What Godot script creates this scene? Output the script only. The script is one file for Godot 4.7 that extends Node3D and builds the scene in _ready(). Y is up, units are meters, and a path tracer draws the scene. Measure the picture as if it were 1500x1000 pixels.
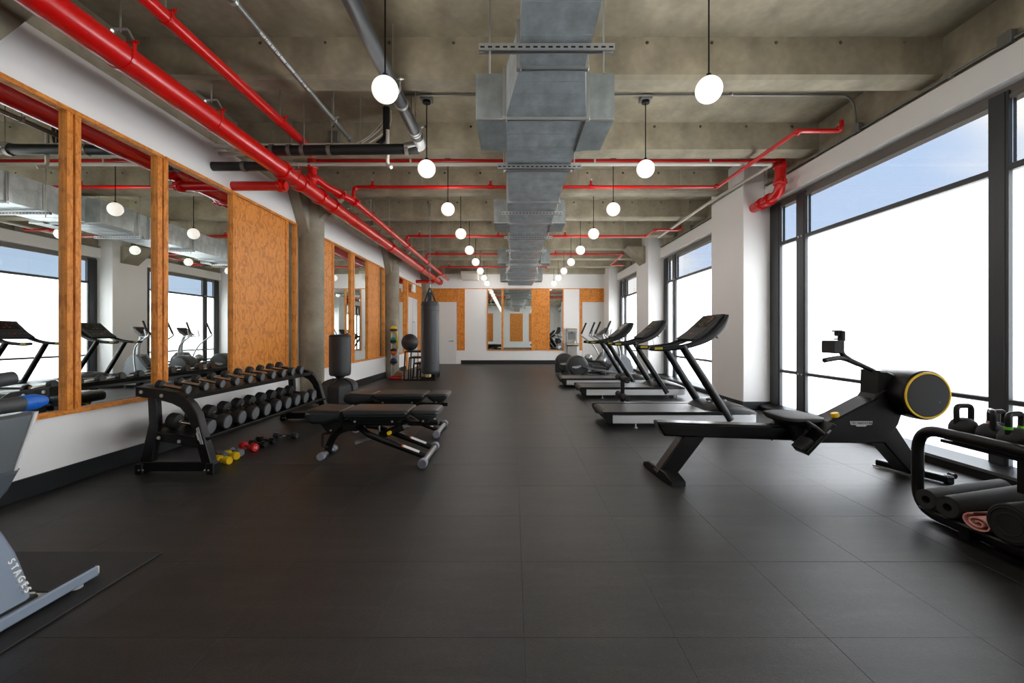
extends Node3D
# A gym loft. Units are metres; the lens stands at (0, 1, 0) and looks along -z, so a thing at depth d has z = -d.

var M := {}
var org := Vector3.ZERO
var used := {}
var rng := RandomNumberGenerator.new()


class Geo:
	var v := PackedVector3Array()
	func t(a: Vector3, b: Vector3, c: Vector3, o: Vector3) -> void:
		if (c - a).cross(b - a).dot(o) < 0.0:
			v.append(a); v.append(c); v.append(b)
		else:
			v.append(a); v.append(b); v.append(c)
	func q(a: Vector3, b: Vector3, c: Vector3, d: Vector3, o: Vector3) -> void:
		t(a, b, c, o)
		t(a, c, d, o)
	func box(c: Vector3, s: Vector3, bv := 0.0, bas := Basis.IDENTITY) -> Geo:
		var h := s * 0.5
		bv = minf(bv, minf(h.x, minf(h.y, h.z)) * 0.98)
		if bv <= 0.0:
			for ax in 3:
				for sg in [-1.0, 1.0]:
					var n := Vector3.ZERO; n[ax] = sg
					var u := Vector3.ZERO; u[(ax + 1) % 3] = h[(ax + 1) % 3]
					var w := Vector3.ZERO; w[(ax + 2) % 3] = h[(ax + 2) % 3]
					var m := n * h[ax]
					q(c + bas * (m - u - w), c + bas * (m + u - w), c + bas * (m + u + w), c + bas * (m - u + w), bas * n)
			return self
		for ax in 3:
			var i1 := (ax + 1) % 3
			var i2 := (ax + 2) % 3
			for sg in [-1.0, 1.0]:
				var n := Vector3.ZERO; n[ax] = sg
				var u := Vector3.ZERO; u[i1] = h[i1] - bv
				var w := Vector3.ZERO; w[i2] = h[i2] - bv
				var m := n * h[ax]
				q(c + bas * (m - u - w), c + bas * (m + u - w), c + bas * (m + u + w), c + bas * (m - u + w), bas * n)
			for s1 in [-1.0, 1.0]:
				for s2 in [-1.0, 1.0]:
					var l := Vector3.ZERO; l[ax] = h[ax] - bv
					var p := Vector3.ZERO; p[i1] = s1 * h[i1]; p[i2] = s2 * (h[i2] - bv)
					var r := Vector3.ZERO; r[i1] = s1 * (h[i1] - bv); r[i2] = s2 * h[i2]
					q(c + bas * (p - l), c + bas * (p + l), c + bas * (r + l), c + bas * (r - l), bas * (p + r))
		for sx in [-1.0, 1.0]:
			for sy in [-1.0, 1.0]:
				for sz in [-1.0, 1.0]:
					var k := Vector3(sx, sy, sz)
					var e := k * (h - Vector3.ONE * bv)
					t(c + bas * (e + Vector3(sx * bv, 0, 0)), c + bas * (e + Vector3(0, sy * bv, 0)), c + bas * (e + Vector3(0, 0, sz * bv)), bas * k)
		return self
	func bar(a: Vector3, b: Vector3, w: float, h: float, bv := 0.0, up := Vector3.UP) -> Geo:
		# a rectangular bar from a to b, h across the up direction and w sideways
		var z := (b - a).normalized()
		if absf(z.dot(up)) > 0.98:
			up = Vector3.RIGHT
		var x := up.cross(z).normalized()
		return box((a + b) * 0.5, Vector3(w, h, a.distance_to(b)), bv, Basis(x, z.cross(x), z))
	func tube(pts: Array, r: float, seg := 10, caps := true, r_end := -1.0) -> Geo:
		var n := pts.size()
		var tang := []
		for i in n:
			var a: Vector3 = pts[maxi(i - 1, 0)]
			var b: Vector3 = pts[mini(i + 1, n - 1)]
			tang.append((b - a).normalized())
		var up := Vector3.UP if absf(tang[0].y) < 0.9 else Vector3.RIGHT
		var x: Vector3 = up.cross(tang[0]).normalized()
		var rings := []
		for i in n:
			var tg: Vector3 = tang[i]
			x = (x - tg * x.dot(tg)).normalized()
			var y := tg.cross(x)
			var rr := r if r_end < 0.0 else lerpf(r, r_end, float(i) / (n - 1))
			var k := 1.0
			if i > 0 and i < n - 1:
				var c0: Vector3 = (pts[i] - pts[i - 1]).normalized()
				k = 1.0 / maxf(c0.dot(tg), 0.6)
			var ring := PackedVector3Array()
			for s in seg:
				var an := TAU * s / seg
				var e := x * cos(an) + y * sin(an)
				if k > 1.001:
					var bend: Vector3 = ((pts[i] - pts[i - 1]).normalized() - (pts[i + 1] - pts[i]).normalized())
					if bend.length() > 1e-4:
						bend = bend.normalized()
						e += bend * bend.dot(e) * (k - 1.0)
				ring.append(pts[i] + e * rr)
			rings.append(ring)
		return loft(rings, caps)
	func loft(rings: Array, caps := true) -> Geo:
		var n: int = rings[0].size()
		var mids := []
		for rg in rings:
			var m := Vector3.ZERO
			for p in rg:
				m += p
			mids.append(m / n)
		for i in rings.size() - 1:
			for s in n:
				var s2 := (s + 1) % n
				var a: Vector3 = rings[i][s]
				var b: Vector3 = rings[i][s2]
				var c: Vector3 = rings[i + 1][s2]
				var d: Vector3 = rings[i + 1][s]
				var o: Vector3 = (a + b + c + d) * 0.25 - (mids[i] + mids[i + 1]) * 0.5
				q(a, b, c, d, o)
		if caps:
			var last := rings.size() - 1
			for s in n:
				var s2 := (s + 1) % n
				t(mids[0], rings[0][s], rings[0][s2], mids[0] - mids[1])
				t(mids[last], rings[last][s], rings[last][s2], mids[last] - mids[last - 1])
		return self
	func cyl(a: Vector3, b: Vector3, r: float, seg := 16, r2 := -1.0, bv := 0.0) -> Geo:
		var z := (b - a).normalized()
		var l := a.distance_to(b)
		if r2 < 0.0:
			r2 = r
		if bv > 0.0:
			return lathe([Vector2(0, 0), Vector2(r - bv, 0), Vector2(r, bv), Vector2(r2, l - bv), Vector2(r2 - bv, l), Vector2(0, l)], a, z, seg)
		return lathe([Vector2(0, 0), Vector2(r, 0), Vector2(r2, l), Vector2(0, l)], a, z, seg)
	func lathe(prof: Array, at: Vector3, axis := Vector3.UP, seg := 20, a0 := 0.0, phase := 0.0) -> Geo:
		# prof: (radius, height) from bottom to top, the solid lies towards the axis
		var up := Vector3.RIGHT if absf(axis.x) < 0.9 else Vector3.UP
		var x := up.cross(axis).normalized()
		var y := axis.cross(x)
		for i in prof.size() - 1:
			var p: Vector2 = prof[i]
			var r: Vector2 = prof[i + 1]
			var dn := Vector2(r.y - p.y, p.x - r.x)
			for s in seg:
				var a1 := TAU * s / seg + phase
				var a2 := TAU * (s + 1) / seg + phase
				var e1 := x * cos(a1) + y * sin(a1)
				var e2 := x * cos(a2) + y * sin(a2)
				var o := (e1 + e2) * 0.5 * dn.x + axis * dn.y
				var A := at + e1 * p.x + axis * p.y
				var B := at + e2 * p.x + axis * p.y
				var C := at + e2 * r.x + axis * r.y
				var D := at + e1 * r.x + axis * r.y
				if p.x < 1e-6:
					t(A, C, D, o)
				elif r.x < 1e-6:
					t(A, B, D, o)
				else:
					q(A, B, C, D, o)
		return self
	func ball(c: Vector3, r: float, seg := 24, rows := 14, squash := 1.0) -> Geo:
		var pr := []
		for i in rows + 1:
			var an := -PI / 2 + PI * i / rows
			pr.append(Vector2(maxf(cos(an), 0.0) * r if i > 0 and i < rows else 0.0, sin(an) * r * squash))
		return lathe(pr, c, Vector3.UP, seg)
	func torus(c: Vector3, axis: Vector3, R: float, r: float, seg := 24, ts := 8) -> Geo:
		var up := Vector3.RIGHT if absf(axis.x) < 0.9 else Vector3.UP
		var x := up.cross(axis).normalized()
		var y := axis.cross(x)
		for s in seg:
			var an := [TAU * s / seg, TAU * (s + 1) / seg]
			for k in ts:
				var bn := [TAU * k / ts, TAU * (k + 1) / ts]
				var p := []
				for ij in [[0, 0], [1, 0], [1, 1], [0, 1]]:
					var e: Vector3 = x * cos(an[ij[0]]) + y * sin(an[ij[0]])
					p.append(c + e * (R + r * cos(bn[ij[1]])) + axis * r * sin(bn[ij[1]]))
				var em := x * cos((an[0] + an[1]) / 2) + y * sin((an[0] + an[1]) / 2)
				var bm: float = (bn[0] + bn[1]) / 2
				q(p[0], p[1], p[2], p[3], em * cos(bm) + axis * sin(bm))
		return self
	func prism(poly: Array, f: Callable, d0: float, d1: float, bv := 0.0) -> Geo:
		# a flat outline given in two coordinates, drawn out between depths d0 and d1; f(u, v, depth) gives the point
		var pp := PackedVector2Array(poly)
		if Geometry2D.is_polygon_clockwise(pp):
			pp.reverse()
		var inn := pp
		if bv > 0.0:
			var off := Geometry2D.offset_polygon(pp, -bv, Geometry2D.JOIN_MITER)
			if off.size() == 1 and off[0].size() == pp.size():
				inn = off[0]
				# line the inset outline up with the outer one
				var best := 0
				for k in inn.size():
					if inn[k].distance_to(pp[0]) < inn[best].distance_to(pp[0]):
						best = k
				var al := PackedVector2Array()
				for k in inn.size():
					al.append(inn[(best + k) % inn.size()])
				inn = al
				if Geometry2D.is_polygon_clockwise(inn):
					inn.reverse()
			else:
				bv = 0.0
		var w: Vector3 = (f.call(pp[0].x, pp[0].y, d1) - f.call(pp[0].x, pp[0].y, d0)).normalized()
		var sg := signf(d1 - d0)
		var idx := Geometry2D.triangulate_polygon(inn)
		for i in range(0, idx.size(), 3):
			for e in [[d0, -1.0], [d1, 1.0]]:
				t(f.call(inn[idx[i]].x, inn[idx[i]].y, e[0]), f.call(inn[idx[i + 1]].x, inn[idx[i + 1]].y, e[0]), f.call(inn[idx[i + 2]].x, inn[idx[i + 2]].y, e[0]), w * e[1])
		var n := pp.size()
		for i in n:
			var a := pp[i]
			var b := pp[(i + 1) % n]
			var nn := (b - a).orthogonal() * -1.0
			var m := (a + b) * 0.5
			var o: Vector3 = f.call(m.x + nn.x, m.y + nn.y, d0) - f.call(m.x, m.y, d0)
			if Geometry2D.is_point_in_polygon(m + nn.normalized() * 0.0005, pp):
				o = -o
			q(f.call(a.x, a.y, d0 + bv * sg), f.call(b.x, b.y, d0 + bv * sg), f.call(b.x, b.y, d1 - bv * sg), f.call(a.x, a.y, d1 - bv * sg), o)
			if bv > 0.0:
				var ia := inn[i]
				var ib := inn[(i + 1) % n]
				var on := o.normalized()
				q(f.call(a.x, a.y, d0 + bv * sg), f.call(b.x, b.y, d0 + bv * sg), f.call(ib.x, ib.y, d0), f.call(ia.x, ia.y, d0), on - w)
				q(f.call(a.x, a.y, d1 - bv * sg), f.call(b.x, b.y, d1 - bv * sg), f.call(ib.x, ib.y, d1), f.call(ia.x, ia.y, d1), on + w)
		return self
	func mesh(angle := 38.0) -> ArrayMesh:
		var n := v.size()
		var fn := PackedVector3Array()
		var at := {}
		var keys := []
		keys.resize(n)
		for i in range(0, n, 3):
			var g := (v[i + 2] - v[i]).cross(v[i + 1] - v[i])
			fn.append(g)
			for k in 3:
				var p := v[i + k]
				var key := Vector3i(roundi(p.x * 20000.0), roundi(p.y * 20000.0), roundi(p.z * 20000.0))
				keys[i + k] = key
				if at.has(key):
					at[key].append(i / 3)
				else:
					at[key] = [i / 3]
		var un := PackedVector3Array()
		for g in fn:
			un.append(g.normalized())
		var lim := cos(deg_to_rad(angle))
		var nv := PackedVector3Array()
		nv.resize(n)
		for i in n:
			var me := un[i / 3]
			var s := Vector3.ZERO
			for j in at[keys[i]]:
				if un[j].dot(me) > lim:
					s += fn[j]
			nv[i] = s.normalized() if s.length_squared() > 1e-24 else me
		var arr := []
		arr.resize(Mesh.ARRAY_MAX)
		arr[Mesh.ARRAY_VERTEX] = v
		arr[Mesh.ARRAY_NORMAL] = nv
		var am := ArrayMesh.new()
		am.add_surface_from_arrays(Mesh.PRIMITIVE_TRIANGLES, arr)
		return am


func P(x: float, y: float, d: float) -> Vector3:
	return Vector3(x, y, -d) - org


func numbered(called: String) -> String:
	if not used.has(called):
		used[called] = 0
		return called
	used[called] += 1
	return "%s_%03d" % [called, used[called]]


func obj(called: String, g: Geo, m: Material, parent: Node = null, angle := 38.0) -> MeshInstance3D:
	return put(called, g.mesh(angle), m, parent)


func put(called: String, me: Mesh, m: Material, parent: Node = null) -> MeshInstance3D:
	var o := MeshInstance3D.new()
	o.mesh = me
	o.material_override = m
	if parent == null:
		o.name = numbered(called)
		add_child(o, true)
		o.position = org
	else:
		o.name = called
		parent.add_child(o, true)
	return o


func struct(called: String, g: Geo, m: Material, parent: Node = null, angle := 38.0) -> MeshInstance3D:
	var o := obj(called, g, m, parent, angle)
	if parent == null:
		o.set_meta("kind", "structure")
	return o


func tag(o: Node, label: String, category: String, group := "") -> Node:
	o.set_meta("label", label)
	o.set_meta("category", category)
	if group:
		o.set_meta("group", group)
	return o


func thing(called: String, label: String, category: String, at: Vector3, group := "") -> Node3D:
	var o := Node3D.new()
	o.name = numbered(called)
	add_child(o, true)
	o.position = at
	org = at
	tag(o, label, category, group)
	return o


func solo(called: String, g: Geo, m: Material, label: String, category: String, group := "") -> MeshInstance3D:
	# a thing of one piece; set org to its base before its shape is made
	var o := obj(called, g, m)
	tag(o, label, category, group)
	return o


func dup(o: Node3D, called: String, move: Vector3, label: String, group := "") -> Node3D:
	var c: Node3D = o.duplicate()
	c.name = numbered(called)
	add_child(c, true)
	c.position = o.position + move
	c.set_meta("label", label)
	if group:
		c.set_meta("group", group)
	return c


func text(words: String, size: float, depth: float, m: Material, parent: Node, at: Vector3, bas: Basis, called := "lettering") -> MeshInstance3D:
	var tm := TextMesh.new()
	var fo := SystemFont.new()
	fo.font_names = PackedStringArray(["Droid Sans"])
	fo.font_weight = 700
	tm.font = fo
	tm.text = words
	tm.font_size = 32
	tm.pixel_size = size / 32.0
	tm.depth = depth
	var o := put(called, tm, m, parent)
	o.transform = Transform3D(bas, at)
	return o


func fillet(pts: Array, rad: float, n := 5) -> Array:
	var out := [pts[0]]
	for i in range(1, pts.size() - 1):
		var p: Vector3 = pts[i]
		var a: Vector3 = pts[i - 1] - p
		var b: Vector3 = pts[i + 1] - p
		var r := minf(rad, minf(a.length(), b.length()) * 0.49)
		var pa := p + a.normalized() * r
		var pb := p + b.normalized() * r
		for k in n + 1:
			var s := float(k) / n
			out.append(pa.lerp(p, s).lerp(p.lerp(pb, s), s))
	out.append(pts[pts.size() - 1])
	return out


func spline(pts: Array, n := 6) -> Array:
	var out := []
	for i in pts.size() - 1:
		var a = pts[maxi(i - 1, 0)]
		var b = pts[i]
		var c = pts[i + 1]
		var d = pts[mini(i + 2, pts.size() - 1)]
		for k in n:
			out.append(b.cubic_interpolate(c, a, d, float(k) / n))
	out.append(pts[pts.size() - 1])
	return out


func rrect(c: Vector3, ux: Vector3, uy: Vector3, w: float, h: float, r: float, n := 3) -> PackedVector3Array:
	var o := PackedVector3Array()
	r = minf(r, minf(w, h) * 0.499)
	for k in 4:
		var sx := 1.0 if k == 0 or k == 3 else -1.0
		var sy := 1.0 if k < 2 else -1.0
		for i in n + 1:
			var an := PI / 2 * (k + float(i) / n)
			o.append(c + ux * (sx * (w / 2 - r) + cos(an) * r) + uy * (sy * (h / 2 - r) + sin(an) * r))
	return o


# ---------- materials ----------

func mat(key: String, c: Color, rough: float, metal := 0.0, spec := 0.5) -> StandardMaterial3D:
	var m := StandardMaterial3D.new()
	m.resource_name = key
	m.albedo_color = c
	m.roughness = rough
	m.metallic = metal
	m.metallic_specular = spec
	M[key] = m
	return m


func tri(m: StandardMaterial3D, tex: Texture2D, scale: float, world := true) -> StandardMaterial3D:
	m.albedo_texture = tex
	m.uv1_triplanar = true
	m.uv1_world_triplanar = world
	m.uv1_scale = Vector3.ONE * scale
	return m


func noise_image(freq: float, octaves: int, seed_: int, size := 256) -> Image:
	var n := FastNoiseLite.new()
	n.seed = seed_
	n.frequency = freq
	n.fractal_octaves = octaves
	n.noise_type = FastNoiseLite.TYPE_SIMPLEX_SMOOTH
	return n.get_seamless_image(size, size)


func picture(size: int, f: Callable) -> ImageTexture:
	var im := Image.create(size, size, false, Image.FORMAT_RGB8)
	for y in size:
		for x in size:
			im.set_pixel(x, y, f.call(x, y))
	return ImageTexture.create_from_image(im)


func at_px(im: Image, u: float, w: float) -> float:
	var n := im.get_width()
	return im.get_pixel(posmod(int(u), n), posmod(int(w), n)).r


func make_materials() -> void:
	rng.seed = 7
	var na := noise_image(0.02, 4, 3)
	var nb := noise_image(0.012, 3, 11)
	var nf := noise_image(0.12, 3, 5)
	# cast concrete: blotches, fine grain, small pale scars
	var conc := picture(256, func(x, y):
		var k: float = 0.78 + 0.16 * at_px(na, x, y) + 0.14 * (at_px(nb, x * 2, y) - 0.5) + 0.08 * (at_px(nf, x, y) - 0.5)
		if at_px(nf, x * 2 + 40, y * 2) > 0.86: k += 0.07
		k = clampf(k, 0.0, 1.0)
		return Color(k, k * 0.985, k * (0.94 + 0.03 * at_px(nb, x + 90, y))))
	tri(mat("concrete", Color(0.69, 0.66, 0.585), 0.8), conc, 0.42)
	tri(mat("column_concrete", Color(0.68, 0.66, 0.60), 0.8), conc, 0.6)
	# rubber tile: black crumb with grey flecks and scuffs
	var fleck := RandomNumberGenerator.new()
	fleck.seed = 21
	var rub := picture(512, func(x, y):
		var k: float = 0.26 + 0.10 * (at_px(na, x, y) - 0.5) + fleck.randf() * 0.5
		if fleck.randf() < 0.03: k += 0.45
		k = clampf(k, 0.0, 1.0)
		return Color(k, k * 0.985, k * 0.965))
	# dust wiped across the rubber in long faint smears
	var smear := picture(512, func(x, y):
		var k: float = 0.80 + 0.34 * (at_px(na, x / 2, y * 3) - 0.5) + 0.30 * (at_px(nb, x / 2, y / 2) - 0.5)
		if at_px(nf, x / 8, y) > 0.74: k += 0.10
		k = clampf(k, 0.0, 1.0)
		return Color(k, k, k * 0.985))
	for i in 3:
		var fm := tri(mat("rubber_%d" % i, [Color(0.345, 0.345, 0.347), Color(0.338, 0.338, 0.340), Color(0.352, 0.352, 0.354)][i], 0.44, 0.0, 0.5), rub, 1.6)
		fm.heightmap_enabled = true
		fm.heightmap_texture = rub
		fm.heightmap_scale = 0.10
		fm.detail_enabled = true
		fm.detail_albedo = smear
		fm.detail_blend_mode = BaseMaterial3D.BLEND_MODE_MUL
		fm.detail_uv_layer = BaseMaterial3D.DETAIL_UV_2
		fm.uv2_triplanar = true
		fm.uv2_world_triplanar = true
		fm.uv2_scale = Vector3.ONE * 0.23
	tri(mat("mat_rubber", Color(0.26, 0.26, 0.26), 0.62), rub, 2.3)
	# oak: long grain with open arches
	for kind in 2:
		var oak := picture(384, func(x, y):
			var u: float = (x if kind == 0 else y) / 384.0
			var w: float = (y if kind == 0 else x) / 384.0
			var warp := at_px(nb, u * 256, w * 256)
			var ring := pow(0.5 + 0.5 * sin(TAU * (5.0 * u + 2.2 * warp)), 3.0)
			var streak := at_px(na, u * 256 * 10, w * 256)
			var pore := at_px(nf, u * 256 * 5, w * 256)
			var k: float = 0.90 + 0.20 * (streak - 0.5) - 0.10 * ring
			if pore > 0.68: k -= 0.14
			k = clampf(k, 0.0, 1.0)
			return Color(k, k * (0.97 - 0.05 * ring), k * (0.95 - 0.12 * ring)))
		tri(mat("oak" if kind == 0 else "oak_h", Color(1.0, 0.66, 0.29), 0.46, 0.0, 0.4), oak, 1.1)
	mat("oak_plain", Color(0.66, 0.42, 0.21), 0.4)
	# galvanised sheet: spangle and wipe marks
	var galv := picture(256, func(x, y):
		var k: float = 0.84 + 0.16 * (at_px(na, x, y) - 0.5) + 0.12 * (at_px(nb, x * 3, y) - 0.5) + 0.06 * (at_px(nf, x, y) - 0.5)
		k = clampf(k, 0.0, 1.0)
		return Color(k * 0.97, k * 0.99, k))
	tri(mat("galvanised", Color(0.86, 0.885, 0.89), 0.34, 0.25), galv, 0.9)
	tri(mat("galvanised_box", Color(0.70, 0.72, 0.71), 0.45, 0.15), galv, 0.7)
	mat("zinc", Color(0.78, 0.79, 0.79), 0.35, 0.8)
	mat("rod", Color(0.70, 0.70, 0.68), 0.4, 0.7)
	mat("white_paint", Color(0.945, 0.942, 0.935), 0.6)
	mat("door_paint", Color(0.88, 0.875, 0.865), 0.45)
	mat("white_pipe", Color(0.83, 0.81, 0.77), 0.55)
	mat("baseboard", Color(0.10, 0.115, 0.12), 0.35)
	var red := mat("red_paint", Color(0.80, 0.02, 0.015), 0.32)
	red.clearcoat_enabled = true
	red.clearcoat = 0.5
	red.clearcoat_roughness = 0.07
	mat("mirror", Color(0.90, 0.92, 0.91), 0.0, 1.0)
	mat("frame_metal", Color(0.215, 0.225, 0.23), 0.42, 0.3)
	mat("head_metal", Color(0.45, 0.43, 0.41), 0.4, 0.4)
	mat("grey_pipe", Color(0.30, 0.31, 0.32), 0.36, 0.5)
	mat("conduit", Color(0.52, 0.52, 0.51), 0.38, 0.6)
	mat("cast_iron", Color(0.10, 0.105, 0.105), 0.45)
	mat("clamp", Color(0.52, 0.50, 0.47), 0.45, 0.6)
	mat("hole", Color(0.02, 0.02, 0.02), 0.9)
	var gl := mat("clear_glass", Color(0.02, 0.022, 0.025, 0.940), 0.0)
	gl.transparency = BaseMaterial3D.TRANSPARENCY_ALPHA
	var fr := mat("frosted_glass", Color(0.975, 0.962, 0.94), 0.55, 0.0, 0.3)
	fr.backlight_enabled = true
	fr.backlight = Color(1.0, 0.985, 0.955)
	var ge := mat("globe_glass", Color(0.93, 0.92, 0.90), 0.35)
	ge.emission_enabled = true
	ge.emission = Color(1.0, 0.975, 0.94)
	ge.emission_energy_multiplier = 0.7
	mat("black_metal", Color(0.055, 0.056, 0.058), 0.36, 0.0, 0.4)
	mat("black_gloss", Color(0.035, 0.036, 0.038), 0.22)
	mat("black_matte", Color(0.075, 0.075, 0.077), 0.6)
	mat("dark_plastic", Color(0.17, 0.175, 0.18), 0.45)
	mat("charcoal", Color(0.23, 0.235, 0.24), 0.5)
	mat("vinyl", Color(0.105, 0.135, 0.135), 0.36)
	mat("bag_vinyl", Color(0.20, 0.215, 0.23), 0.40)
	mat("foam", Color(0.065, 0.068, 0.068), 0.75)
	mat("foam_end", Color(0.17, 0.18, 0.175), 0.85)
	mat("head_rubber", Color(0.115, 0.118, 0.12), 0.55)
	mat("cap_grey", Color(0.40, 0.41, 0.42), 0.5)
	mat("foot_grey", Color(0.53, 0.54, 0.58), 0.45)
	mat("chrome", Color(0.88, 0.86, 0.82), 0.12, 1.0)
	mat("steel", Color(0.66, 0.67, 0.67), 0.3, 0.9)
	mat("silver_paint", Color(0.78, 0.785, 0.79), 0.38, 0.25)
	mat("belt", Color(0.15, 0.15, 0.152), 0.42)
	mat("yellow", Color(0.93, 0.76, 0.03), 0.4)
	mat("label_yellow", Color(0.80, 0.72, 0.08), 0.5)
	mat("blue", Color(0.02, 0.37, 0.74), 0.38)
	mat("red_vinyl", Color(0.80, 0.07, 0.06), 0.4)
	mat("grey_vinyl", Color(0.47, 0.48, 0.50), 0.45)
	mat("bike_blue", Color(0.60, 0.65, 0.72), 0.2, 0.3)
	mat("bike_grey", Color(0.36, 0.38, 0.39), 0.28, 0.4)
	mat("badge", Color(0.80, 0.80, 0.80), 0.4)
	mat("white_print", Color(0.92, 0.92, 0.92), 0.5)
	mat("dark_print", Color(0.10, 0.10, 0.11), 0.5)
	mat("orange", Color(0.90, 0.38, 0.05), 0.5)
	mat("teal", Color(0.10, 0.55, 0.47), 0.5)
	mat("purple", Color(0.22, 0.14, 0.45), 0.5)
	mat("green", Color(0.36, 0.75, 0.10), 0.5)
	mat("pink", Color(0.88, 0.62, 0.58), 0.8)
	mat("tan", Color(0.55, 0.38, 0.27), 0.7)
	mat("cream", Color(0.85, 0.76, 0.52), 0.6)
	mat("elliptical_grey", Color(0.44, 0.46, 0.48), 0.4)
	mat("stainless", Color(0.62, 0.60, 0.57), 0.3, 0.85)
	mat("screen", Color(0.03, 0.032, 0.035), 0.12)
	mat("print", Color(0.45, 0.46, 0.47), 0.5)
	mat("stop_button", Color(0.75, 0.06, 0.05), 0.4)
	var kb := mat("kettle", Color(0.10, 0.105, 0.11), 0.62)
	kb.heightmap_enabled = true
	kb.heightmap_texture = rub
	kb.uv1_triplanar = true
	kb.uv1_scale = Vector3.ONE * 4.0
	kb.heightmap_scale = 0.05


func _ready() -> void:
	# --- lens ---
	var cam := Camera3D.new()
	cam.name = "camera"
	cam.projection = Camera3D.PROJECTION_FRUSTUM
	cam.near = 0.05
	cam.far = 200.0
	cam.size = 0.05 * 1000.0 / 667.0
	cam.frustum_offset = Vector2(-2.0, -11.0) / 667.0 * 0.05
	cam.position = Vector3(0, 1, 0)
	cam.current = true
	add_child(cam)
	# --- sky and exposure ---
	var env := Environment.new()
	env.background_mode = Environment.BG_SKY
	env.sky = Sky.new()
	env.sky.sky_material = cloudy_sky()
	env.background_energy_multiplier = SKY_LIGHT
	env.tonemap_mode = Environment.TONE_MAPPER_LINEAR
	env.tonemap_exposure = EXPOSURE
	env.sdfgi_enabled = true
	env.ssao_enabled = true
	env.ssil_enabled = true
	var we := WorldEnvironment.new()
	we.name = "environment"
	we.environment = env
	add_child(we)
	make_materials()
	build_floor()
	build_ceiling()
	build_left()
	build_back()
	build_right()
	build_duct()
	build_pipes()
	build_pendants()
	build_treadmills()
	build_rower()
	build_rack()
	build_benches()
	build_bags()
	build_corner_left()
	build_ellipticals()
	build_kettlebells()
	build_bike()


const SKY_LIGHT := 13.0
const EXPOSURE := 1.28
const LAMP := 0.18


func cloudy_sky() -> PanoramaSkyMaterial:
	var n := FastNoiseLite.new()
	n.seed = 9
	n.frequency = 1.1
	n.fractal_octaves = 5
	n.noise_type = FastNoiseLite.TYPE_SIMPLEX_SMOOTH
	var w := 768
	var h := 384
	var im := Image.create(w, h, false, Image.FORMAT_RGBF)
	for y in h:
		var el := (0.5 - (y + 0.5) / h) * PI
		for x in w:
			var az := ((x + 0.5) / w) * TAU
			if el < 0.0:
				im.set_pixel(x, y, Color(0.62, 0.61, 0.58))
				continue
			var dir := Vector3(sin(az) * cos(el), sin(el), -cos(az) * cos(el))
			var blue := Color(0.60, 0.745, 0.96).lerp(Color(0.33, 0.52, 0.88), clampf(sin(el) * 1.1, 0.0, 1.0))
			var p := Vector3(dir.x, dir.y * 2.2, dir.z) * 1.0
			var c := smoothstep(-0.14, 0.30, n.get_noise_3d(p.x, p.y, p.z + 2.0))
			im.set_pixel(x, y, blue.lerp(Color(1.04, 1.03, 1.01), c))
	var m := PanoramaSkyMaterial.new()
	m.panorama = ImageTexture.create_from_image(im)
	return m


# ---------- the shell ----------

func build_floor() -> void:
	org = Vector3.ZERO
	var g := Geo.new()
	g.box(P(0.2, -0.085, 6.1), Vector3(7.3, 0.15, 19.2))
	# beyond the tiles the same rubber runs on as one sheet
	g.box(P(0.2175, -0.005, 11.75), Vector3(6.365, 0.01, 7.5))
	g.box(P(0.2175, -0.005, -1.1), Vector3(6.365, 0.01, 4.2))
	var fl := struct("floor", g, M.rubber_0)
	var full := Geo.new().box(Vector3.ZERO, Vector3(0.4995, 0.0102, 0.4995), 0.0007).mesh(10.0)
	var part := Geo.new().box(Vector3.ZERO, Vector3(0.3645, 0.0102, 0.4995), 0.0007).mesh(10.0)
	var r := RandomNumberGenerator.new()
	r.seed = 3
	for row in 14:
		var d := 1.25 + 0.5 * row
		for col in 13:
			var x := -2.715 + 0.5 * col
			var o: MeshInstance3D
			if col == 12:
				o = put("rubber_tile", part, M["rubber_%d" % r.randi_range(0, 2)], fl)
				x = 3.2175
			else:
				o = put("rubber_tile", full, M["rubber_%d" % r.randi_range(0, 2)], fl)
			o.position = Vector3(x, -0.0051 + r.randf() * 0.0006, -d)


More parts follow.
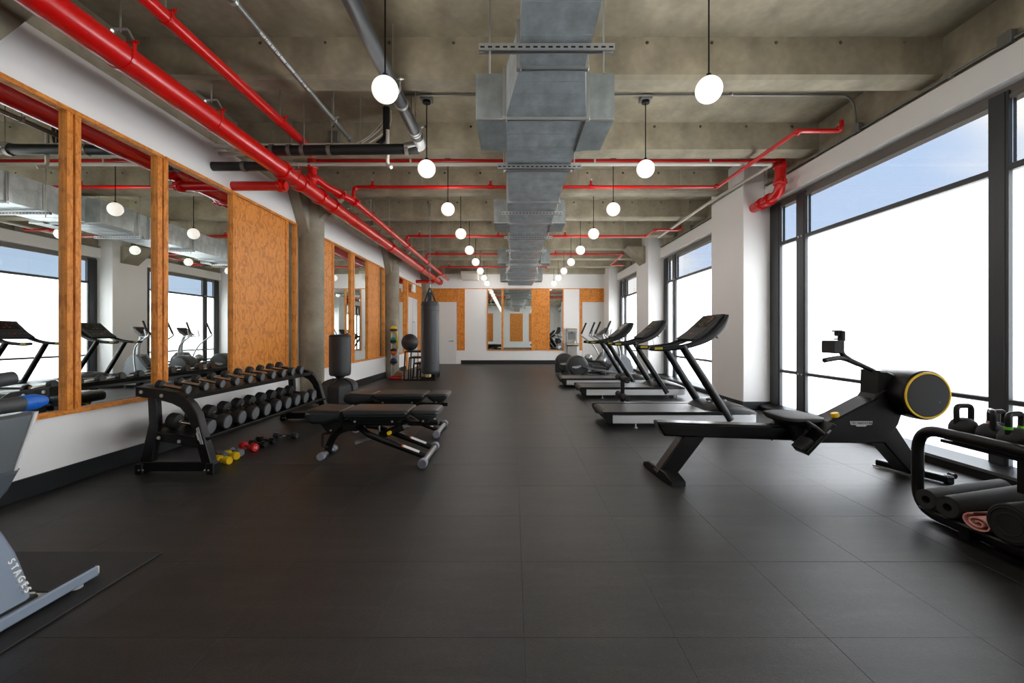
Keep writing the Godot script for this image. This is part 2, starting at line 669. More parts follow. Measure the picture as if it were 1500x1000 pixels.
func beam_mesh() -> ArrayMesh:
	# near face at z = 0, the beam runs back to z = -0.23; y from 0 at the soffit
	var g := Geo.new()
	var x0 := -3.03
	var x1 := 3.36
	var top := 0.33
	var n := Vector3(0, 0, 1)
	var hy := 0.272
	var first := -2.478
	var last := first
	for k in 12:
		var hx := first + 0.503 * k
		last = hx + 0.2515
		var a := hx - 0.2515
		var b := hx + 0.2515
		var out := [Vector2(b, hy), Vector2(b, top), Vector2(hx, top), Vector2(a, top), Vector2(a, hy), Vector2(a, 0.022), Vector2(hx, 0.022), Vector2(b, 0.022)]
		var inn := []
		for i in 8:
			inn.append(Vector2(hx + cos(TAU * i / 8) * 0.0150, hy + sin(TAU * i / 8) * 0.0150))
		for i in 8:
			var j := (i + 1) % 8
			var A := Vector3(out[i].x, out[i].y, 0)
			var B := Vector3(out[j].x, out[j].y, 0)
			var C := Vector3(inn[j].x, inn[j].y, 0)
			var D := Vector3(inn[i].x, inn[i].y, 0)
			g.q(A, B, C, D, n)
			g.q(D, C, C + Vector3(0, 0, -0.15), D + Vector3(0, 0, -0.15), Vector3(hx, hy, 0) - (C + D) / 2)
			g.t(D + Vector3(0, 0, -0.15), C + Vector3(0, 0, -0.15), Vector3(hx, hy, -0.15), n)
	var fa := first - 0.2515
	g.q(Vector3(x0, 0.022, 0), Vector3(fa, 0.022, 0), Vector3(fa, top, 0), Vector3(x0, top, 0), n)
	g.q(Vector3(last, 0.022, 0), Vector3(x1, 0.022, 0), Vector3(x1, top, 0), Vector3(last, top, 0), n)
	var pr := [[0.0, 0.022], [-0.036, 0.0], [-0.197, 0.0], [-0.233, 0.022], [-0.233, top]]
	for i in 4:
		var a: Array = pr[i]
		var b: Array = pr[i + 1]
		g.q(Vector3(x0, a[1], a[0]), Vector3(x1, a[1], a[0]), Vector3(x1, b[1], b[0]), Vector3(x0, b[1], b[0]), Vector3(0, -absf(b[0] - a[0]), -absf(b[1] - a[1]) if i > 1 else absf(b[1] - a[1])))
	return g.mesh(15.0)


func build_ceiling() -> void:
	org = Vector3.ZERO
	var g := Geo.new()
	g.box(P(0.2, 3.415, 6.1), Vector3(7.3, 0.2, 19.2))
	var ce := struct("ceiling", g, M.concrete)
	var bm := beam_mesh()
	for k in range(-4, 9):
		var o := put("beam", bm, M.concrete, ce)
		o.position = Vector3(0, 3.0, -(3.55 + 1.437 * k))
	# edge beams along both long sides
	obj("edge_beam", Geo.new().box(P(-3.12, 3.1, 6.1), Vector3(0.2, 0.44, 18.8), 0.01), M.concrete, ce)
	obj("edge_beam", Geo.new().box(P(3.47, 3.11, 6.1), Vector3(0.24, 0.42, 18.8), 0.01), M.concrete, ce)


func left_x(u: float, w: float, x: float) -> Vector3:
	return P(x, w, u)


func build_left() -> void:
	org = Vector3.ZERO
	var wall := struct("wall_left", Geo.new().box(P(-3.11, 1.45, 6.1), Vector3(0.2, 2.9, 18.8)), M.white_paint)
	obj("dado", Geo.new().box(P(-2.993, 0.2325, 6.1), Vector3(0.036, 0.465, 18.8)), M.white_paint, wall)
	var cols := [2.2, 6.48, 10.75, 15.0]
	# white bulkheads, cut on the slant beside each column head
	for i in 3:
		var a: float = cols[i]
		var b: float = cols[i + 1]
		var poly := [Vector2(a + 0.1, 2.515), Vector2(b - 0.1, 2.515), Vector2(b - 0.22, 2.54), Vector2(b - 0.46, 2.9), Vector2(a + 0.56, 2.9), Vector2(a + 0.24, 2.54)]
		obj("bulkhead", Geo.new().prism(poly, left_x, -3.011, -2.972), M.white_paint, wall, 20.0)
	obj("bulkhead", Geo.new().box(P(-2.99, 2.7, -0.6), Vector3(0.04, 0.38, 5.2)), M.white_paint, wall)
	for i in 4:
		var d: float = cols[i]
		var c := struct("column", Geo.new().cyl(P(-2.87, 0, d), P(-2.87, 3.2, d), 0.168, 40), M.column_concrete)
		var hp := [Vector2(d - 0.10, 2.30), Vector2(d + 0.10, 2.30), Vector2(d + 0.60, 3.05), Vector2(d - 0.60, 3.05)]
		obj("haunch", Geo.new().prism(hp, left_x, -3.02, -2.83), M.column_concrete, c, 20.0)
		var tp := [Vector2(-2.86, 2.42), Vector2(-2.72, 2.62), Vector2(-2.36, 3.01), Vector2(-2.86, 3.01)]
		obj("haunch", Geo.new().prism(tp, func(u, w, e): return P(u, w, e), d - 0.085, d + 0.085), M.column_concrete, c, 20.0)
	# skirting
	var bb := Geo.new()
	for s in [[-3.2, 2.05], [2.35, 6.33], [6.63, 10.6], [10.9, 12.72], [14.15, 15.2]]:
		bb.box(P(-2.968, 0.062, (s[0] + s[1]) / 2), Vector3(0.016, 0.124, s[1] - s[0]), 0.003)
	struct("baseboard_left", bb, M.baseboard)
	# framed mirrors and oak panels along the wall: kind, from, to, stile before, stile after
	var run := [
		["m", 2.42, 3.02, 0.05, 0.052, "tall oak framed wall mirror nearest the exercise bike, beside the concrete column"],
		["m", 3.13, 3.79, 0.052, 0.062, "oak framed wall mirror behind the near end of the dumbbell rack"],
		["m", 3.92, 4.81, 0.062, 0.03, "oak framed wall mirror next to the wide oak panel, behind the dumbbell rack"],
		["p", 4.875, 5.93, 0.03, 0.03, "wide oak wall panel behind the far end of the dumbbell rack"],
		["m", 6.0, 6.2, 0.035, 0.06, "narrow oak framed mirror strip between wide oak panel and round column"],
		["p", 6.66, 7.45, 0.03, 0.03, "oak wall panel just past the round column, behind the standing punch bag"],
		["m", 7.55, 8.32, 0.06, 0.10, "oak framed wall mirror beside the oak panel near the standing punch bag"],
		["m", 8.53, 9.28, 0.10, 0.03, "oak framed wall mirror in the middle of the second wall bay"],
		["p", 9.36, 10.0, 0.04, 0.03, "narrower oak wall panel between two mirrors near the ball tower"],
		["m", 10.08, 10.44, 0.04, 0.10, "narrow oak framed mirror strip just before the column with the ball tower"],
		["m", 10.98, 12.42, 0.06, 0.10, "oak framed wall mirror between the ball tower column and the white side door"],
		["p", 14.30, 14.74, 0.10, 0.06, "slim oak wall panel between the white side door and the corner column"],
	]
	for e in run:
		var d0: float = e[1]
		var d1: float = e[2]
		var mid := (d0 + d1) / 2
		var mirror: bool = e[0] == "m"
		var t := thing("wall_mirror" if mirror else "wall_panel", e[5], "mirror" if mirror else "panel", Vector3(-3.0, 0.465, -mid), "oak framed mirrors on the left wall" if mirror else "oak panels on the left wall")
		if mirror:
			obj("glass", Geo.new().box(P(-2.994, 1.4875, mid), Vector3(0.008, 1.985, d1 - d0 + 0.01)), M.mirror, t)
		else:
			obj("board", Geo.new().box(P(-2.984, 1.4875, mid), Vector3(0.03, 1.985, d1 - d0 + 0.008), 0.002), M.oak, t)
		for s in [[d0 - e[3], d0], [d1, d1 + e[4]]]:
			var wd: float = s[1] - s[0]
			if wd > 0.04:
				# two members with a shadow gap between them
				obj("stile", Geo.new().box(P(-2.979, 1.4875, s[0] + wd * 0.24), Vector3(0.038, 2.045, wd * 0.46), 0.002), M.oak, t)
				obj("stile", Geo.new().box(P(-2.983, 1.4875, s[0] + wd * 0.76), Vector3(0.03, 2.045, wd * 0.46), 0.002), M.oak, t)
			else:
				obj("stile", Geo.new().box(P(-2.979, 1.4875, (s[0] + s[1]) / 2), Vector3(0.038, 2.045, wd), 0.002), M.oak, t)
		obj("sill", Geo.new().box(P(-2.977, 0.48, mid), Vector3(0.042, 0.03, d1 - d0 + e[3] + e[4]), 0.002), M.oak_h, t)
		obj("head_rail", Geo.new().box(P(-2.977, 2.497, mid), Vector3(0.042, 0.03, d1 - d0 + e[3] + e[4]), 0.002), M.oak_h, t)
	# white side door under an oak header
	org = Vector3.ZERO
	var dr := struct("door_3", Geo.new().box(P(-2.972, 1.03, 13.42), Vector3(0.02, 2.06, 1.26), 0.002), M.door_paint)
	obj("door_gap", Geo.new().box(P(-2.9615, 1.03, 13.42), Vector3(0.002, 2.04, 0.008)), M.hole, dr)
	obj("door_frame", Geo.new().box(P(-2.97, 1.25, 12.66), Vector3(0.05, 2.5, 0.18), 0.003), M.oak, dr)
	obj("door_frame", Geo.new().box(P(-2.97, 1.25, 14.12), Vector3(0.05, 2.5, 0.12), 0.003), M.oak, dr)
	obj("door_header", Geo.new().box(P(-2.975, 2.285, 13.4), Vector3(0.03, 0.44, 1.3), 0.002), M.oak, dr)
	for s in [-0.09, 0.09]:
		obj("pull_handle", Geo.new().tube(fillet([P(-2.962, 0.75, 13.42 + s), P(-2.92, 0.75, 13.42 + s), P(-2.92, 1.35, 13.42 + s), P(-2.962, 1.35, 13.42 + s)], 0.02), 0.010, 8), M.steel, dr)
	var ex := thing("exit_sign", "small white exit sign box hung over the white side door", "sign", Vector3(-2.85, 2.18, -13.0))
	obj("housing", Geo.new().box(P(-2.85, 2.30, 13.0), Vector3(0.06, 0.22, 0.30), 0.006), M.white_paint, ex)
	obj("bracket", Geo.new().box(P(-2.92, 2.32, 13.0), Vector3(0.10, 0.03, 0.06), 0.004), M.white_paint, ex)


func build_back() -> void:
	org = Vector3.ZERO
	var D := 15.26
	var k := D / 667.0
	var X := func(px): return (px - 752.0) * k
	var wall := struct("wall_back", Geo.new().box(P(0.2, 1.66, D + 0.06), Vector3(7.3, 3.32, 0.12)), M.white_paint)
	obj("cornice", Geo.new().box(P(0.2, 2.514, D - 0.01), Vector3(6.0, 0.022, 0.03), 0.002), M.oak_h, wall)
	var front := struct("wall_front", Geo.new().box(P(0.2, 1.66, -3.26), Vector3(7.3, 3.32, 0.12)), M.white_paint)
	for e in [[-2.2, -1.5], [-0.25, 0.7], [1.15, 1.5], [2.3, 2.7]]:
		obj("oak_board", Geo.new().box(P((e[0] + e[1]) / 2, 1.48, -3.185), Vector3(e[1] - e[0], 2.06, 0.03), 0.002), M.oak, front)
	struct("baseboard_back", Geo.new().box(P((X.call(681.0) + X.call(849.0)) / 2, 0.062, D - 0.01), Vector3(X.call(849.0) - X.call(669.5), 0.124, 0.02), 0.003), M.baseboard)
	for e in [[634.0, 668.4, 664.0, "door_1"], [853.0, 887.0, 885.0, "door_2"]]:
		var a: float = X.call(e[0])
		var b: float = X.call(e[1])
		var dr := struct(e[3], Geo.new().box(P((a + b) / 2, 1.03, D - 0.012), Vector3(b - a, 2.06, 0.024), 0.002), M.door_paint)
		obj("door_header", Geo.new().box(P((a + b) / 2, 2.285, D - 0.015), Vector3(b - a + 0.02, 0.43, 0.03), 0.002), M.oak, dr)
		var hx: float = X.call(e[2]) - 0.02
		obj("door_handle", Geo.new().tube(fillet([P(hx, 0.765, D - 0.02), P(hx, 0.765, D - 0.07), P(hx - 0.13, 0.765, D - 0.07)], 0.02), 0.011, 8), M.steel, dr)
		obj("rose", Geo.new().cyl(P(hx, 0.765, D - 0.024), P(hx, 0.765, D - 0.034), 0.028, 12), M.steel, dr)
	var pan := [
		["p", 669.5, 681.0, "tall slim oak wall panel beside the white door under the hanging bag"],
		["m", 715.0, 734.5, "left narrow oak framed mirror on the end wall"],
		["m", 737.5, 778.5, "wide oak framed mirror in the middle of the end wall"],
		["p", 779.5, 803.5, "tall oak wall panel between two mirrors on the end wall"],
		["m", 805.0, 824.0, "narrow oak framed mirror beside the stainless water fountain"],
		["p", 849.0, 852.4, "thin oak strip between the water fountain and the right end door"],
	]
	for e in pan:
		var a: float = X.call(e[1])
		var b: float = X.call(e[2])
		var mirror: bool = e[0] == "m"
		var t := thing("wall_mirror" if mirror else "wall_panel", e[3], "mirror" if mirror else "panel", Vector3((a + b) / 2, 0.45, -D))
		var m := (a + b) / 2
		if mirror:
			obj("glass", Geo.new().box(P(m, 1.48, D - 0.008), Vector3(b - a, 2.03, 0.012)), M.mirror, t)
			for s in [a - 0.018, b + 0.018]:
				obj("stile", Geo.new().box(P(s, 1.48, D - 0.014), Vector3(0.034, 2.05, 0.03), 0.002), M.oak, t)
			obj("sill", Geo.new().box(P(m, 0.46, D - 0.014), Vector3(b - a + 0.06, 0.034, 0.034), 0.002), M.oak_h, t)
		else:
			obj("board", Geo.new().box(P(m, 1.475, D - 0.014), Vector3(b - a, 2.05, 0.026), 0.002), M.oak, t)
			if b - a > 0.15:
				obj("stile", Geo.new().box(P(b - 0.022, 1.475, D - 0.02), Vector3(0.04, 2.05, 0.04), 0.002), M.oak, t)
	# stainless bottle filler and fountain
	var fo := thing("water_fountain", "stainless steel bottle filler and drinking fountain on the white end wall", "fountain", Vector3(X.call(837.0), 0.1, -D))
	var fx: float = X.call(837.0)
	obj("back_panel", Geo.new().box(P(fx, 0.93, D - 0.05), Vector3(0.36, 0.5, 0.1), 0.008), M.stainless, fo)
	obj("filler_recess", Geo.new().box(P(fx, 0.93, D - 0.102), Vector3(0.26, 0.24, 0.004)), M.cap_grey, fo)
	obj("filler_nozzle", Geo.new().cyl(P(fx, 1.08, D - 0.14), P(fx, 1.02, D - 0.14), 0.02, 10), M.charcoal, fo)
	obj("filler_hood", Geo.new().box(P(fx, 1.12, D - 0.12), Vector3(0.34, 0.1, 0.1), 0.01), M.stainless, fo)
	obj("basin", Geo.new().prism([Vector2(0, 0.60), Vector2(0.36, 0.60), Vector2(0.40, 0.64), Vector2(0.40, 0.70), Vector2(0, 0.70)], func(u, w, e): return P(e, w, D - u), fx - 0.19, fx + 0.19, 0.008), M.stainless, fo)
	obj("spout", Geo.new().tube(fillet([P(fx + 0.1, 0.70, D - 0.2), P(fx + 0.1, 0.76, D - 0.2), P(fx + 0.06, 0.78, D - 0.24)], 0.02), 0.012, 8), M.chrome, fo)
	obj("cabinet", Geo.new().box(P(fx, 0.38, D - 0.1), Vector3(0.32, 0.44, 0.2), 0.008), M.stainless, fo)
	# pale unit hung below the ceiling by the end wall
	var un := thing("air_unit", "pale grey ceiling hung air unit near the end wall", "air unit", Vector3(-1.40, 2.74, -14.6))
	obj("casing", Geo.new().prism([Vector2(14.35, 2.98), Vector2(14.35, 2.90), Vector2(14.55, 2.74), Vector2(14.95, 2.74), Vector2(14.95, 2.98)], func(u, w, e): return P(e, w, u), -1.66, -1.12, 0.01), M.white_pipe, un)
	obj("rod", Geo.new().cyl(P(-1.3, 2.97, 14.5), P(-1.3, 3.32, 14.5), 0.012, 8), M.rod, un)


func film(mid: float, length: float, y0: float, y1: float) -> Geo:
	# one sheet on the glass line
	var g := Geo.new()
	g.q(P(3.43, y0, mid - length / 2), P(3.43, y0, mid + length / 2), P(3.43, y1, mid + length / 2), P(3.43, y1, mid - length / 2), Vector3(-1, 0, 0))
	return g


func build_right() -> void:
	org = Vector3.ZERO
	# square columns
	for k in range(-1, 3):
		var d0 := 6.0 + 4.24 * k - (0.14 if k < 0 else 0.0)
		var c := struct("column", Geo.new().box(P(3.29, 1.66, d0 + 0.485), Vector3(0.52, 3.32, 0.97), 0.006), M.white_paint)
		if k == 1:
			# a slanted concrete haunch meets the column head
			obj("haunch", Geo.new().prism([Vector2(3.04, 2.62), Vector2(3.04, 3.01), Vector2(2.62, 3.01)], func(u, w, e): return P(u, w, e), d0 + 0.2, d0 + 0.7), M.concrete, c, 20.0)
		var bb := Geo.new()
		bb.box(P(3.21, 0.055, d0 - 0.006), Vector3(0.38, 0.11, 0.012), 0.002)
		bb.box(P(3.024, 0.055, d0 + 0.485), Vector3(0.012, 0.11, 0.99), 0.002)
		struct("baseboard_right", bb, M.baseboard)
	var wall := struct("wall_right", Geo.new().box(P(3.46, 2.81, 6.1), Vector3(0.32, 0.22, 18.8), 0.004), M.white_paint)
	obj("head_soffit", Geo.new().box(P(3.45, 2.66, 6.1), Vector3(0.10, 0.08, 18.8)), M.head_metal, wall)
	obj("sill", Geo.new().box(P(3.45, 0.03, 6.1), Vector3(0.16, 0.12, 18.8)), M.frame_metal, wall)
	obj("end_pier", Geo.new().box(P(3.5, 1.4, -2.45), Vector3(0.2, 2.8, 1.6)), M.white_paint, wall)
	obj("end_pier", Geo.new().box(P(3.46, 1.4, 15.1), Vector3(0.2, 2.8, 0.4)), M.white_paint, wall)
	# low black curb in front of the glass
	var cu := Geo.new()
	for k in range(-1, 3):
		var a := 2.72 + 4.24 * k - (0.0 if k >= 0 else 0.6)
		var b := 5.96 + 4.24 * k
		cu.prism([Vector2(3.22, 0.0), Vector2(3.40, 0.0), Vector2(3.40, 0.095), Vector2(3.235, 0.072), Vector2(3.22, 0.055)], func(u, w, e): return P(u, w, e), a, b)
	struct("trim_1", cu, M.black_metal)
	for k in range(-1, 3):
		var o := 4.24 * k
		var win := Node3D.new()
		win.name = "window_%d" % (k + 2)
		add_child(win, true)
		win.set_meta("kind", "structure")
		var m := [[2.56, 2.70], [3.135, 3.244], [5.305, 5.445], [5.81, 6.01]]
		for s in m:
			obj("mullion", Geo.new().box(P(3.425, 1.36, o + (s[0] + s[1]) / 2), Vector3(0.09, 2.62, s[1] - s[0]), 0.003), M.frame_metal, win)
			obj("mullion_fin", Geo.new().box(P(3.40, 1.36, o + s[0] - 0.012), Vector3(0.03, 2.62, 0.02), 0.002), M.frame_metal, win)
		for s in [[2.70, 3.115], [3.244, 5.285], [5.445, 5.79]]:
			var mid: float = o + (s[0] + s[1]) / 2
			var len: float = s[1] - s[0] + 0.02
			obj("transom", Geo.new().box(P(3.42, 2.142, mid), Vector3(0.07, 0.046, len), 0.006), M.frame_metal, win)
			obj("transom", Geo.new().box(P(3.42, 0.532, mid), Vector3(0.07, 0.036, len), 0.006), M.frame_metal, win)
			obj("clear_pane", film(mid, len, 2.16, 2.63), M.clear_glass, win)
			obj("frosted_pane", film(mid, len, 0.545, 2.125), M.frosted_glass, win)
			obj("frosted_pane", film(mid, len, 0.08, 0.52), M.frosted_glass, win)
			obj("head_bead", Geo.new().box(P(3.405, 2.625, mid), Vector3(0.03, 0.03, len), 0.004), M.head_metal, win)
		for s in [5.34, 5.40]:
			obj("bolt", Geo.new().cyl(P(3.381, 2.15, o + s), P(3.374, 2.15, o + s), 0.011, 8), M.zinc, win)
			obj("bolt", Geo.new().cyl(P(3.381, 0.525, o + s), P(3.374, 0.525, o + s), 0.011, 8), M.zinc, win)


# ---------- overhead ----------

func ring4(x0: float, x1: float, y0: float, y1: float, d: float) -> PackedVector3Array:
	return PackedVector3Array([P(x0, y0, d), P(x1, y0, d), P(x1, y1, d), P(x0, y1, d)])


func flange(x0: float, x1: float, y0: float, y1: float, d: float) -> Geo:
	var g := Geo.new()
	var w := 0.022
	for s in [-0.009, 0.009]:
		g.box(P((x0 + x1) / 2, y0 - w / 2, d + s), Vector3(x1 - x0 + 2 * w, w, 0.008), 0.001)
		g.box(P(x0 - w / 2, (y0 + y1) / 2, d + s), Vector3(w, y1 - y0, 0.008), 0.001)
		g.box(P(x1 + w / 2, (y0 + y1) / 2, d + s), Vector3(w, y1 - y0, 0.008), 0.001)
	for cx in [x0 - 0.008, x1 + 0.008]:
		g.box(P(cx, y0 - 0.008, d), Vector3(0.034, 0.034, 0.034), 0.006)
	return g


func build_duct() -> void:
	var t := thing("air_duct", "long galvanised rectangular air duct hung down the middle of the ceiling", "duct", Vector3(0.235, 2.55, -6.0))
	var st := [[-3.1, 0.0405, 0.434, 2.62], [0.6, 0.0405, 0.434, 2.62], [1.68, 0.0405, 0.434, 2.62], [2.76, 0.0405, 0.434, 2.62], [3.26, -0.054, 0.523, 2.55]]
	for i in range(1, 8):
		st.append([3.26 + 1.03 * i, -0.054, 0.523, 2.55])
	for i in range(8, 12):
		st.append([3.26 + 1.03 * i, -0.165, 0.60, 2.55])
	var top := 2.900
	for i in st.size() - 1:
		var a: Array = st[i]
		var b: Array = st[i + 1]
		var g := Geo.new().loft([ring4(a[1], a[2], a[3], top, a[0]), ring4(b[1], b[2], b[3], top, b[0])])
		obj("duct_section", g, M.galvanised, t, 10.0)
		# stiffening beads rolled into the underside
		for s in [0.27, 0.5, 0.73]:
			var bd := Geo.new()
			var d := lerpf(a[0], b[0], s)
			var yy := lerpf(a[3], b[3], s)
			bd.box(P(lerpf(a[1], b[1], s) / 2 + lerpf(a[2], b[2], s) / 2, yy, d), Vector3(lerpf(a[2] - a[1], b[2] - b[1], s) - 0.01, 0.004, 0.010), 0.0019)
			obj("stiffener_bead", bd, M.galvanised, t)
		if i > 0:
			obj("flange", flange(a[1], a[2], a[3], top, a[0]), M.zinc, t)
	# air outlets on both sides
	for d in [3.26, 6.30, 9.85, 13.0]:
		for s in [-1.0, 1.0]:
			var xi := -0.05 if s < 0 else 0.52
			var xo := -0.269 if s < 0 else 0.723
			var wide: float = 0.11 if d > 12.0 else (0.07 if d > 9.0 else 0.0)
			xi += s * wide
			xo += s * wide
			var poly := [Vector2(xi, d), Vector2(xo, d), Vector2(xo, d + 0.55), Vector2(lerpf(xo, xi, 0.55), d + 0.55), Vector2(xi, d + 0.59)]
			var bx := obj("outlet_box", Geo.new().prism(poly, func(u, w, e): return P(u, e, w), 2.535, 2.865), M.galvanised_box, t, 12.0)
			var lip := Geo.new()
			lip.box(P((xi + xo) / 2, 2.535, d), Vector3(absf(xo - xi), 0.012, 0.012), 0.002)
			obj("outlet_lip", lip, M.zinc, bx)
	# slotted struts under the duct with their hanger rods
	var n := 0
	for e in [[2.54, 0.754, 2.62], [4.15, 0.76, 2.55], [5.74, 0.76, 2.55], [7.18, 0.76, 2.55], [8.34, 0.74, 2.55], [10.0, 0.80, 2.55], [12.8, 0.9, 2.55]]:
		var d: float = e[0]
		var y: float = e[2] - 0.03
		var c := 0.185 if n == 0 else 0.235
		var g := Geo.new()
		g.box(P(c, y + 0.018, d), Vector3(e[1], 0.004, 0.04))
		g.box(P(c, y, d - 0.019), Vector3(e[1], 0.036, 0.003))
		g.box(P(c, y, d + 0.019), Vector3(e[1], 0.036, 0.003))
		g.box(P(c, y - 0.017, d - 0.014), Vector3(e[1], 0.003, 0.010))
		g.box(P(c, y - 0.017, d + 0.014), Vector3(e[1], 0.003, 0.010))
		var sr := obj("strut", g, M.zinc, t)
		var sl := Geo.new()
		for i in 18:
			sl.box(P(c - e[1] / 2 + e[1] * (i + 0.5) / 18, y - 0.002, d - 0.0209), Vector3(0.024, 0.009, 0.001))
		obj("strut_slots", sl, M.hole, sr)
		for s in [-1.0, 1.0]:
			var x: float = c + s * (e[1] / 2 - 0.06)
			obj("hanger_rod", Geo.new().cyl(P(x, y - 0.14 if n == 0 else y - 0.05, d), P(x, 3.314, d), 0.006, 8), M.rod, t)
		n += 1


func coupling(a: Vector3, dir: Vector3, r: float) -> Geo:
	var g := Geo.new()
	g.lathe([Vector2(r * 0.9, -0.028), Vector2(r + 0.012, -0.028), Vector2(r + 0.017, -0.016), Vector2(r + 0.017, 0.016), Vector2(r + 0.012, 0.028), Vector2(r * 0.9, 0.028)], a, dir, 24)
	var up := Vector3.UP if absf(dir.y) < 0.7 else Vector3.RIGHT
	var x := up.cross(dir).normalized()
	for s in [-1.0, 1.0]:
		g.box(a + x * s * (r + 0.02), Vector3(0.034, 0.03, 0.05), 0.004, Basis(x, dir.cross(x), dir))
		g.cyl(a + x * s * (r + 0.022) - up.slide(dir).normalized() * 0.03, a + x * s * (r + 0.022) + up.slide(dir).normalized() * 0.03, 0.007, 6)
	return g


func pipe_hanger(t: Node, x: float, y: float, d: float, r: float, m: Material, clevis := true) -> void:
	# a clevis round the pipe, hung on a threaded rod
	var g := Geo.new()
	var yoke := Geo.new()
	var pts := []
	for i in 13:
		var an := PI + PI * i / 12.0
		pts.append(P(x + cos(an) * (r + 0.003), y + sin(an) * (r + 0.003), d))
	pts.insert(0, P(x - r - 0.003, y + r * 1.05, d))
	pts.append(P(x + r + 0.003, y + r * 1.05, d))
	for i in pts.size() - 1:
		g.bar(pts[i], pts[i + 1], 0.024, 0.004, 0.0, Vector3(0.01, 0.0, 0.0) + ((pts[i] + pts[i + 1]) / 2 - P(x, y, d)).normalized())
	g.cyl(P(x - r - 0.016, y + r * 0.95, d), P(x + r + 0.03, y + r * 0.95, d), 0.005, 6)
	g.cyl(P(x + r + 0.006, y + r * 0.95, d), P(x + r + 0.018, y + r * 0.95, d), 0.011, 6)
	var h := obj("hanger", g, m, t)
	if clevis:
		var top := y + r + 0.075
		var yp := [P(x - r - 0.003, y + r * 0.95, d), P(x - r * 0.55, top, d), P(x + r * 0.55, top, d), P(x + r + 0.003, y + r * 0.95, d)]
		for i in 3:
			yoke.bar(yp[i], yp[i + 1], 0.024, 0.004, 0.0, Vector3(0, 1, 0) if i == 1 else Vector3(1 if i == 2 else -1, 0.6, 0))
		obj("yoke", yoke, M.zinc, h)
		obj("rod", Geo.new().cyl(P(x, top - 0.02, d), P(x, 3.314, d), 0.006, 8), M.rod, h)
	else:
		obj("rod", Geo.new().cyl(P(x, y + r, d), P(x, 3.314, d), 0.005, 8), M.rod, h)


